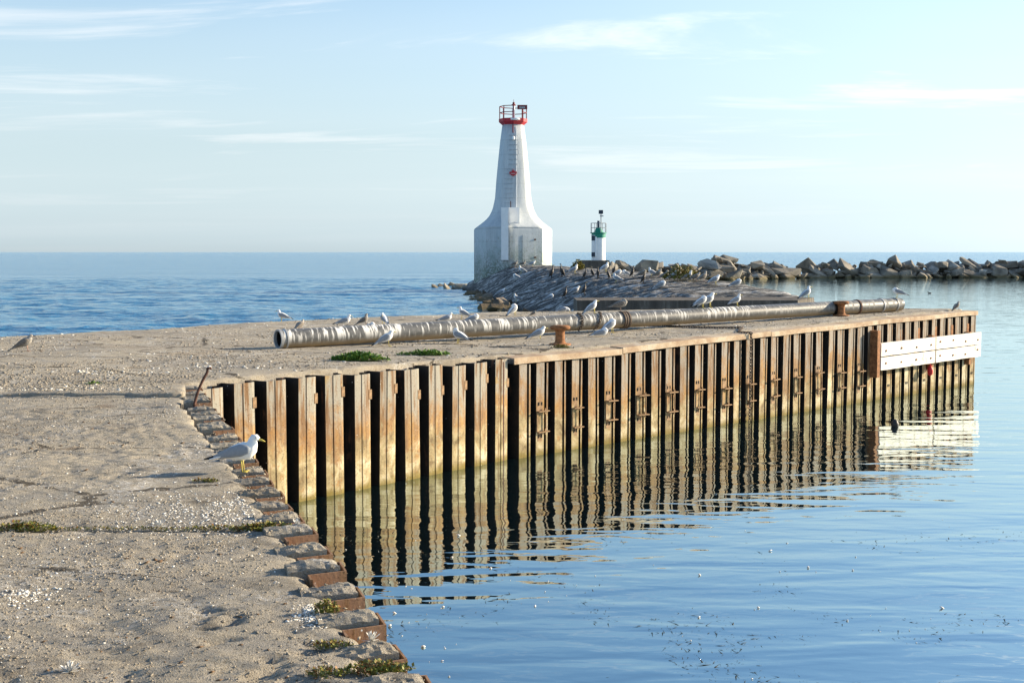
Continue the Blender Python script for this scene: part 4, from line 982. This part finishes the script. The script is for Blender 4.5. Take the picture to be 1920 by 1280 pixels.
# causeway birds
GW = 'gulls on the causeway'
cg = [(977, 513, 200, 'stand', 'adult', 0, 'white gull high on the dark slope just below the tower'), (967, 523, 170, 'tuck', 'adult', 1, 'white gull crouching on the slope, second below the tower'),
 (941, 552, 0, 'hunch', 'adult', 1, 'white gull lowest on the slope by the wet boulders'), (968, 566, 190, 'stand', 'adult', 0, 'white gull at the foot of the slope behind the tall preening gull'),
 (1032, 562, 0, 'tuck', 'adult', 1, 'white gull resting mid slope, left of the lowest cormorant'), (1080, 548, 10, 'hunch', 'adult', 1, 'white gull lying on the slope between two cormorants'),
 (1155, 530, 160, 'stand', 'adult', 0, 'white gull standing alone on the pale middle of the causeway'), (1241, 539, 0, 'tuck', 'adult', 1, 'white gull resting lowest on the pale causeway top'),
 (1342, 534, 15, 'hunch', 'adult', 0, 'grey gull standing rightmost of the causeway flock'), (1383, 536, 0, 'tuck', 'adult', 1, 'white gull sitting far out on the causeway, right of the whole flock'),
 (1078, 513, 20, 'stand', 'adult', 0, 'white gull beside the small bush left of the harbour light'), (1136, 510, 30, 'stand', 'adult', 0, 'white gull under the harbour light among cormorants'),
 (1160, 516, 10, 'tuck', 'adult', 1, 'white gull sitting on the crest right of the harbour light'), (1172, 516, 200, 'tuck', 'adult', 1, 'second white gull sitting on the crest right of the harbour light'),
 (1206, 521, 10, 'tuck', 'young', 0, 'brown gull on the crest, first right of the squatting cormorant'), (1221, 519, 160, 'stand', 'adult', 0, 'white gull on the crest between brown gulls'),
 (1235, 522, 10, 'stand', 'young', 0, 'brown gull on the crest left of the green bush'), (1248, 525, 20, 'stand', 'young', 0, 'brown gull at the left edge of the green bush'),
 (1264, 526, 10, 'stand', 'adult', 0, 'gull standing in front of the green bush'), (1292, 526, 10, 'stand', 'adult', 0, 'tall white gull at the right edge of the green bush'),
 (1306, 528, 15, 'hunch', 'young', 0, 'brown gull right of the green bush'), (1320, 528, 30, 'stand', 'young', 0, 'upright brown gull right of the green bush, next to the grey gull')]
for (px, py, hd, pose, kind, sit, lab) in cg:
    q = PC(px, py)
    if q is None: continue
    gull(q, hd, lab, pose, kind, 2.0 if q.y > 75 else 1.7, 0.15, bool(sit), GW)
cc = [(1035, 521, 20, 'cormorant standing nearest right of the tower on the crest'), (1053, 519, 200, 'slender cormorant on the crest, second right of the tower'), (1097, 522, 10, 'cormorant on the crest left of the harbour light'),
 (1110, 519, 180, 'cormorant upright on the crest below the harbour light'), (1121, 521, 90, 'cormorant leaning on the crest below the harbour light, right of the upright one'), (1140, 523, 160, 'cormorant on the crest right below the harbour light pad'), (1060, 559, 10, 'lowest cormorant on the dark slope'),
 (1096, 552, 20, 'cormorant on the dark slope above the block, right of a white gull'), (1186, 520, 0, 'squatting cormorant on the crest among white gulls'), (1207, 531, 10, 'cormorant crouching on the pale causeway top below the brown gulls'), (1152, 514, 10, 'cormorant on the crest right of the harbour light between white gulls')]
for (px, py, hd, lab) in cc:
    q = PC(px, py)
    if q is None: continue
    cormorant(q, hd, lab, 1.3 if q.y > 75 else 1.0)
for (px, lab, kind) in ((966, 'brown gull left of three at the foot of the tall tower', 'young'), (981, 'brown gull in the middle of three at the foot of the tall tower', 'young'), (999, 'white gull right of three at the foot of the tall tower', 'adult')):
    q = PC(px, 500) or D(px, 499, 99); gull(q, 10, lab, 'hunch', kind, 1.7, 0.1, False, GW)
# ducks afloat
dk = []
def duck(q, heading, label, size=1.0):
    if not dk:
        vs, fs = ringloft([(-.22, .10, .01, .02), (-.15, .06, .05, .07), (0, .05, .08, .10), (.12, .06, .06, .07), (.15, .12, .035, .035), (.17, .18, .04, .036), (.21, .18, .025, .024), (.235, .17, .01, .012)], 10)
        m = mesh('duck', vs, fs, True); m.materials.append(M_cor); k = MB().tube([(.23, 0, .17), (.29, 0, .16)], [.012, .006], 6).mesh('bill'); k.materials.append(M_by); dk.append((m, k))
    o = link('duck', dk[0][0]); tag(o, label, 'duck', 'ducks afloat'); o.location = (q.x, q.y, -0.01); o.rotation_euler = (0, 0, math.radians(heading)); o.scale = (size * 0.8,) * 3; link('bill', dk[0][1], None, o)
for (px, py, hd, s, lab) in ((385, 570, 20, 1.1, 'duck swimming alone on the open lake at left'), (590, 527, 0, 1.3, 'farthest duck on the open lake'), (581, 574, 0, 0.6, 'leftmost of three ducks on the lake behind the open pipe end'), (604, 573, 0, 0.7, 'middle one of three ducks on the lake behind the open pipe end'),
      (639, 574, 10, 0.8, 'rightmost of three ducks on the lake behind the open pipe end'), (800, 572, 0, 0.9, 'duck on the lake, left one of a pair near the boulders'), (852, 570, 0, 0.9, 'duck on the lake, right one of a pair near the boulders'), (1743, 550, 180, 0.9, 'dark duck swimming alone in the harbour beyond the pier end')):
    duck(P(px, py, 0), hd, lab, s)
q = P(1678, 800, 0); bd = MB(); bd.lathe([(0.02, -0.05), (0.07, 0.0), (0.075, 0.06), (0.05, 0.12), (0.015, 0.15)], 12, (q.x, q.y))
tag(bd.obj('floating_buoy', M_cor, None, True), 'small dark float bobbing in the reflection of the white boards', 'float')

# ------------------------------------------------------------------ weeds
def leaf_mat(name, a, b, c=None):
    t = NT(name); p = t.coord('Object'); n = t.noise(p, 9, 3, 0.6); f = t.noise(p, 70, 2, 0.5)
    col = t.ramp(t.math('ADD', t.math('MULTIPLY', n, 0.5), t.math('MULTIPLY', f, 0.5)), (0.36, a), (0.52, b), (0.64, c or b)); return t.done(col, 0.6, None, 0, 0.3)
M_leaf = leaf_mat('green_weed', (0.05, 0.12, 0.015), (0.12, 0.23, 0.028), (0.22, 0.29, 0.05))
M_succ = leaf_mat('yellow_red_weed', (0.24, 0.07, 0.02), (0.15, 0.17, 0.03), (0.26, 0.24, 0.05))
def weed(q, rx, ry, h, n, mat, name, label, cat='weed', seed=0, base=None, leaf=0.03):
    r = np.random.RandomState(seed); V = []; F = []
    for i in range(n):
        a_ = r.uniform(0, 2 * math.pi); d_ = r.uniform(0, 1) ** 0.6; lob = 0.7 + 0.5 * float(vnoise(a_ * 1.3 + seed, 0.5, seed))
        x, y = rx * d_ * lob * math.cos(a_), ry * d_ * lob * math.sin(a_)
        hz = h * (1 - d_ ** 2 * 0.8) * r.uniform(0.15, 1.0); L = leaf * r.uniform(0.6, 1.4); w_ = L * r.uniform(0.28, 0.45)
        az = r.uniform(0, 2 * math.pi); el = r.uniform(-0.2, 1.1)
        dx = Vector((math.cos(az) * math.cos(el), math.sin(az) * math.cos(el), math.sin(el))); sd = Vector((-math.sin(az), math.cos(az), r.uniform(-0.5, 0.5))).normalized()
        p = Vector((x, y, hz)); k = len(V)
        V += [p, p + dx * L * 0.5 + sd * w_, p + dx * L, p + dx * L * 0.5 - sd * w_]; F += [(k, k + 1, k + 2, k + 3)]
        if i % 4 == 0:
            k = len(V); V += [Vector((x * 0.8, y * 0.8, -0.01)), Vector((x * 0.8 + 0.004, y * 0.8, -0.01)), p + Vector((0.003, 0, 0)), p]; F += [(k, k + 1, k + 2, k + 3)]
    o = link(name, mesh(name, V, F), mat); o.location = q; tag(o, label, cat, 'weeds growing in the deck'); return o
weed(PD(672, 683), 0.46, 0.20, 0.13, 1500, M_leaf, 'weed_clump', 'large bright green weed clump on the deck in front of the pipe', seed=1, leaf=0.045)
weed(PD(800, 672), 0.42, 0.12, 0.08, 900, M_leaf, 'weed_clump', 'flat green weed clump right of the large one', seed=2, leaf=0.04)
weed(PD(1053, 659), 0.17, 0.06, 0.05, 260, M_succ, 'weed_clump', 'small weed tuft at the foot of the near bollard', seed=3, leaf=0.03)
weed(PD(40, 991), 0.24, 0.07, 0.05, 500, M_succ, 'weed_clump', 'weed tuft in the slab joint at the left edge', seed=4, leaf=0.022)
weed(PD(500, 992), 0.22, 0.07, 0.05, 700, M_succ, 'weed_clump', 'reddish and green weeds where the slab joint meets the quay edge', seed=5, leaf=0.022)
weed(PD(410, 988), 0.20, 0.02, 0.016, 150, M_succ, 'weed_clump', 'thin dense strip of weeds in the joint left of the reddish weeds', seed=12, leaf=0.016)
for i, px in enumerate(range(95, 400, 42)):
    weed(PD(px, 990), 0.10, 0.012, 0.010, 45, M_succ, 'weed_clump', 'low dry reddish weeds in the slab joint, ' + ['nearest the left tuft', 'second from the left tuft', 'third from the left tuft', 'fourth from the left tuft', 'just right of the white feather', 'second right of the white feather', 'second left of the dense strip', 'next to the dense strip'][i], seed=40 + i, leaf=0.014)
weed(PD(712, 1262), 0.14, 0.06, 0.04, 480, M_succ, 'weed_clump', 'yellow green succulent patch at the bottom edge of the quay', seed=6, leaf=0.018)
weed(PD(622, 1210), 0.09, 0.04, 0.025, 220, M_succ, 'weed_clump', 'small rusty weed patch inward of the nearest teeth', seed=7, leaf=0.015)
weed(PD(612, 1150), 0.07, 0.05, 0.06, 200, M_succ, 'weed_clump', 'upright reddish weed between two quay teeth', seed=8, leaf=0.018)
weed(PD(615, 1268), 0.09, 0.04, 0.03, 220, M_succ, 'weed_clump', 'red brown weed patch left of the succulents', seed=9, leaf=0.015)
weed(PD(388, 902), 0.10, 0.04, 0.025, 180, M_succ, 'weed_clump', 'tiny weed tuft on the quay below the large gull', seed=10, leaf=0.016)
weed(PD(175, 727), 0.10, 0.04, 0.03, 90, M_leaf, 'weed_clump', 'tiny weed tuft on the concrete at left beyond the slab step', seed=11, leaf=0.025)
for (px, py, rx, h, lab, sd) in ((1277, 525, 1.15, 0.75, 'yellow green bush among the gulls on the causeway', 21), (1084, 506, 0.45, 0.7, 'small pale bush on the crest left of the harbour light', 22)):
    q = PC(px, py) or D(px, py, 80); weed(q, rx, 0.5, h, 900, M_succ, 'bush', lab, 'bush', sd, leaf=0.13)

# ------------------------------------------------------------------ gravel, shells, feathers and litter
def scatter(name, n, gen, smin, smax, flat, mat, seed, label, cat, lift=0.3, thin=1.0):
    r = np.random.RandomState(seed); x, y, z, s = gen(r, n, smin, smax); n = len(x)
    oc = np.array([(1, 0, 0), (0, 1, 0), (-1, 0, 0), (0, -1, 0), (0, 0, 1), (0, 0, -1)], float)
    of = np.array([(0, 1, 4), (1, 2, 4), (2, 3, 4), (3, 0, 4), (1, 0, 5), (2, 1, 5), (3, 2, 5), (0, 3, 5)])
    v = np.repeat(oc[None], n, 0) * (1 + 0.45 * (r.rand(n, 6, 1) - 0.5))
    v = v * np.stack([s * r.uniform(0.7, 1.5, n) / thin ** 0.5, s * r.uniform(0.5, 1.0, n) * thin, s * flat * r.uniform(0.6, 1.3, n)], -1)[:, None, :]
    a_ = r.uniform(0, 2 * math.pi, n); c_, s_ = np.cos(a_)[:, None], np.sin(a_)[:, None]
    ti = r.uniform(-0.4, 0.4, n)[:, None]
    vx = v[..., 0] * c_ - v[..., 1] * s_; vy = v[..., 0] * s_ + v[..., 1] * c_
    v = np.stack([vx, vy, v[..., 2] + ti * v[..., 0]], -1) + np.stack([x, y, z + s * flat * lift], -1)[:, None, :]
    F = (of[None] + (np.arange(n) * 6)[:, None, None]).reshape(-1, 3)
    o = link(name, npmesh(name, v.reshape(-1, 3), F), mat); stuff(o, label, cat); return o
def deck_gen(y0, y1, dens_seed, thr):
    def gen(r, n, a_, b_):
        y = 1.0 / r.uniform(1 / y1, 1 / y0, n); xl = np.maximum(left_edge(y), -0.45 * y - 0.5); xr = right_edge(y) - 0.12
        x = xl + (xr - xl) * r.rand(n)
        if thr is not None:
            k = fbm(x * 0.9, y * 0.9, dens_seed, 4) + r.uniform(-0.35, 0.35, n) > thr; x, y = x[k], y[k]
        s = a_ + (b_ - a_) * r.rand(len(x)) ** 3; s = s * np.clip(0.55 + y / 16, 0.75, 1.8)
        return x, y, ztop(x, y), s
    return gen
M_grav = simple('gravel', (0.27, 0.235, 0.185), 0.9, 0.55, 30)
M_shell = simple('shell_and_feather', (0.70, 0.68, 0.63), 0.85, 0.12, 30)
M_litter = simple('dry_litter', (0.12, 0.07, 0.035), 0.9, 0.5, 30)
scatter('gravel', 42000, deck_gen(3.9, 15, 71, 0.0), 0.003, 0.012, 0.45, M_grav, 1, 'loose gravel strewn over the quay', 'gravel')
scatter('gravel', 14000, deck_gen(14.5, 34, 72, 0.05), 0.006, 0.018, 0.5, M_grav, 2, 'loose gravel strewn over the far deck', 'gravel')
scatter('shell_fragments', 6500, deck_gen(3.9, 15, 73, 0.18), 0.002, 0.011, 0.4, M_shell, 3, 'white shell and feather bits on the quay', 'shells')
scatter('shell_fragments', 3600, deck_gen(14.5, 34, 74, 0.15), 0.006, 0.022, 0.4, M_shell, 4, 'white shell and feather bits on the far deck', 'shells')
def tooth_gen(r, n, a_, b_):
    a0, t0, out0, pit0, _ = nf; k = r.randint(0, 31, n); s_ = (k + 0.5) * pit0 + r.uniform(-0.09, 0.09, n); o_ = r.uniform(-0.1, 0.17, n)
    x = a0.x + t0.x * s_ + out0.x * o_; y = a0.y + t0.y * s_ + out0.y * o_; return x, y, zdeck(x, y) + 0.022 + r.uniform(-0.008, 0.006, n), a_ + (b_ - a_) * r.rand(n) ** 3
scatter('gravel', 800, tooth_gen, 0.003, 0.014, 0.6, M_grav, 11, 'gravel on the concrete teeth along the quay edge', 'gravel')
scatter('dry_litter', 2200, deck_gen(3.9, 30, 75, 0.2), 0.006, 0.022, 0.25, M_litter, 5, 'dry leaves and twigs on the quay', 'litter')
def patch_gen(pts):
    def gen(r, n, a_, b_):
        k = r.randint(0, len(pts), n); c_ = np.array([[*PD(p[0], p[1])[:2], p[2]] for p in pts])[k]
        x = c_[:, 0] + r.randn(n) * c_[:, 2]; y = c_[:, 1] + r.randn(n) * c_[:, 2] * 1.2; ok = x < right_edge(y) - 0.05; x, y = x[ok], y[ok]
        return x, y, ztop(x, y), a_ + (b_ - a_) * r.rand(len(x)) ** 2
    return gen
scatter('feather_drift', 3000, patch_gen([(440, 950, .25), (400, 975, .2), (340, 960, .3), (470, 970, .16), (55, 1115, .08), (330, 950, .3), (480, 935, .14), (590, 1140, .05), (590, 1160, .05), (520, 965, .1), (360, 770, .3), (400, 830, .25)]), 0.003, 0.014, 0.35, M_shell, 6, 'drift of white feathers and shells gathered along the quay edge', 'feathers')
def tuft(q, label, s=0.03):
    V = []; F = []; r = random.Random(hash(label) % 1000)
    r = random.Random(len(label))
    for i in range(40):
        a_ = r.uniform(0, 6.28); e = r.uniform(0.1, 1.4); d_ = Vector((math.cos(a_) * math.cos(e), math.sin(a_) * math.cos(e), math.sin(e))); sd = d_.cross(Vector((0, 0, 1))).normalized() * s * 0.14
        k = len(V); V += [Vector((0, 0, 0)) - sd, sd, d_ * s * r.uniform(0.6, 1.2) + sd * 0.5, d_ * s * r.uniform(0.6, 1.2) - sd * 0.5]; F.append((k, k + 1, k + 2, k + 3))
    o = link('feather', mesh('feather', V, F), M_shell); o.location = q; tag(o, label, 'feather', 'white downy feathers')
tuft(PD(298, 988), 'white downy feather lying on the slab joint', 0.05); tuft(PD(130, 1256), 'white downy feather at the bottom left of the quay', 0.045)
tuft(PD(697, 1206), 'white downy feather on the nearest quay tooth', 0.045); tuft(PD(556, 984), 'white feather on the edge beside the joint weeds', 0.035)
# floating scum and feathers on the basin
def float_gen(y0, y1, thr, seed):
    def gen(r, n, a_, b_):
        y = 1.0 / r.uniform(1 / y1, 1 / y0, n); x = near_edge(np.minimum(y, 15)) + 0.3 + (0.44 * y + 0.6 - near_edge(np.minimum(y, 15))) * r.rand(n) ** 1.5
        k = (fbm(x * 1.1, y * 0.9, seed, 4) + r.uniform(-0.12, 0.12, n) > thr) & (x < 0.45 * y); x, y = x[k], y[k]
        return x, y, np.full(len(x), 0.002), a_ + (b_ - a_) * r.rand(len(x)) ** 3
    return gen
M_wd = simple('water_weed', (0.018, 0.024, 0.018), 0.7, 0.4, 20)
scatter('floating_weed', 9000, float_gen(9.2, 15.0, 0.24, 81), 0.004, 0.030, 0.06, M_wd, 7, 'dark shreds of weed floating on the harbour water', 'weed', 0.4, 0.3)
scatter('floating_feathers', 260, float_gen(9.2, 15.5, 0.05, 82), 0.006, 0.025, 0.5, M_shell, 8, 'white feathers floating on the harbour water', 'feathers', 0.6)
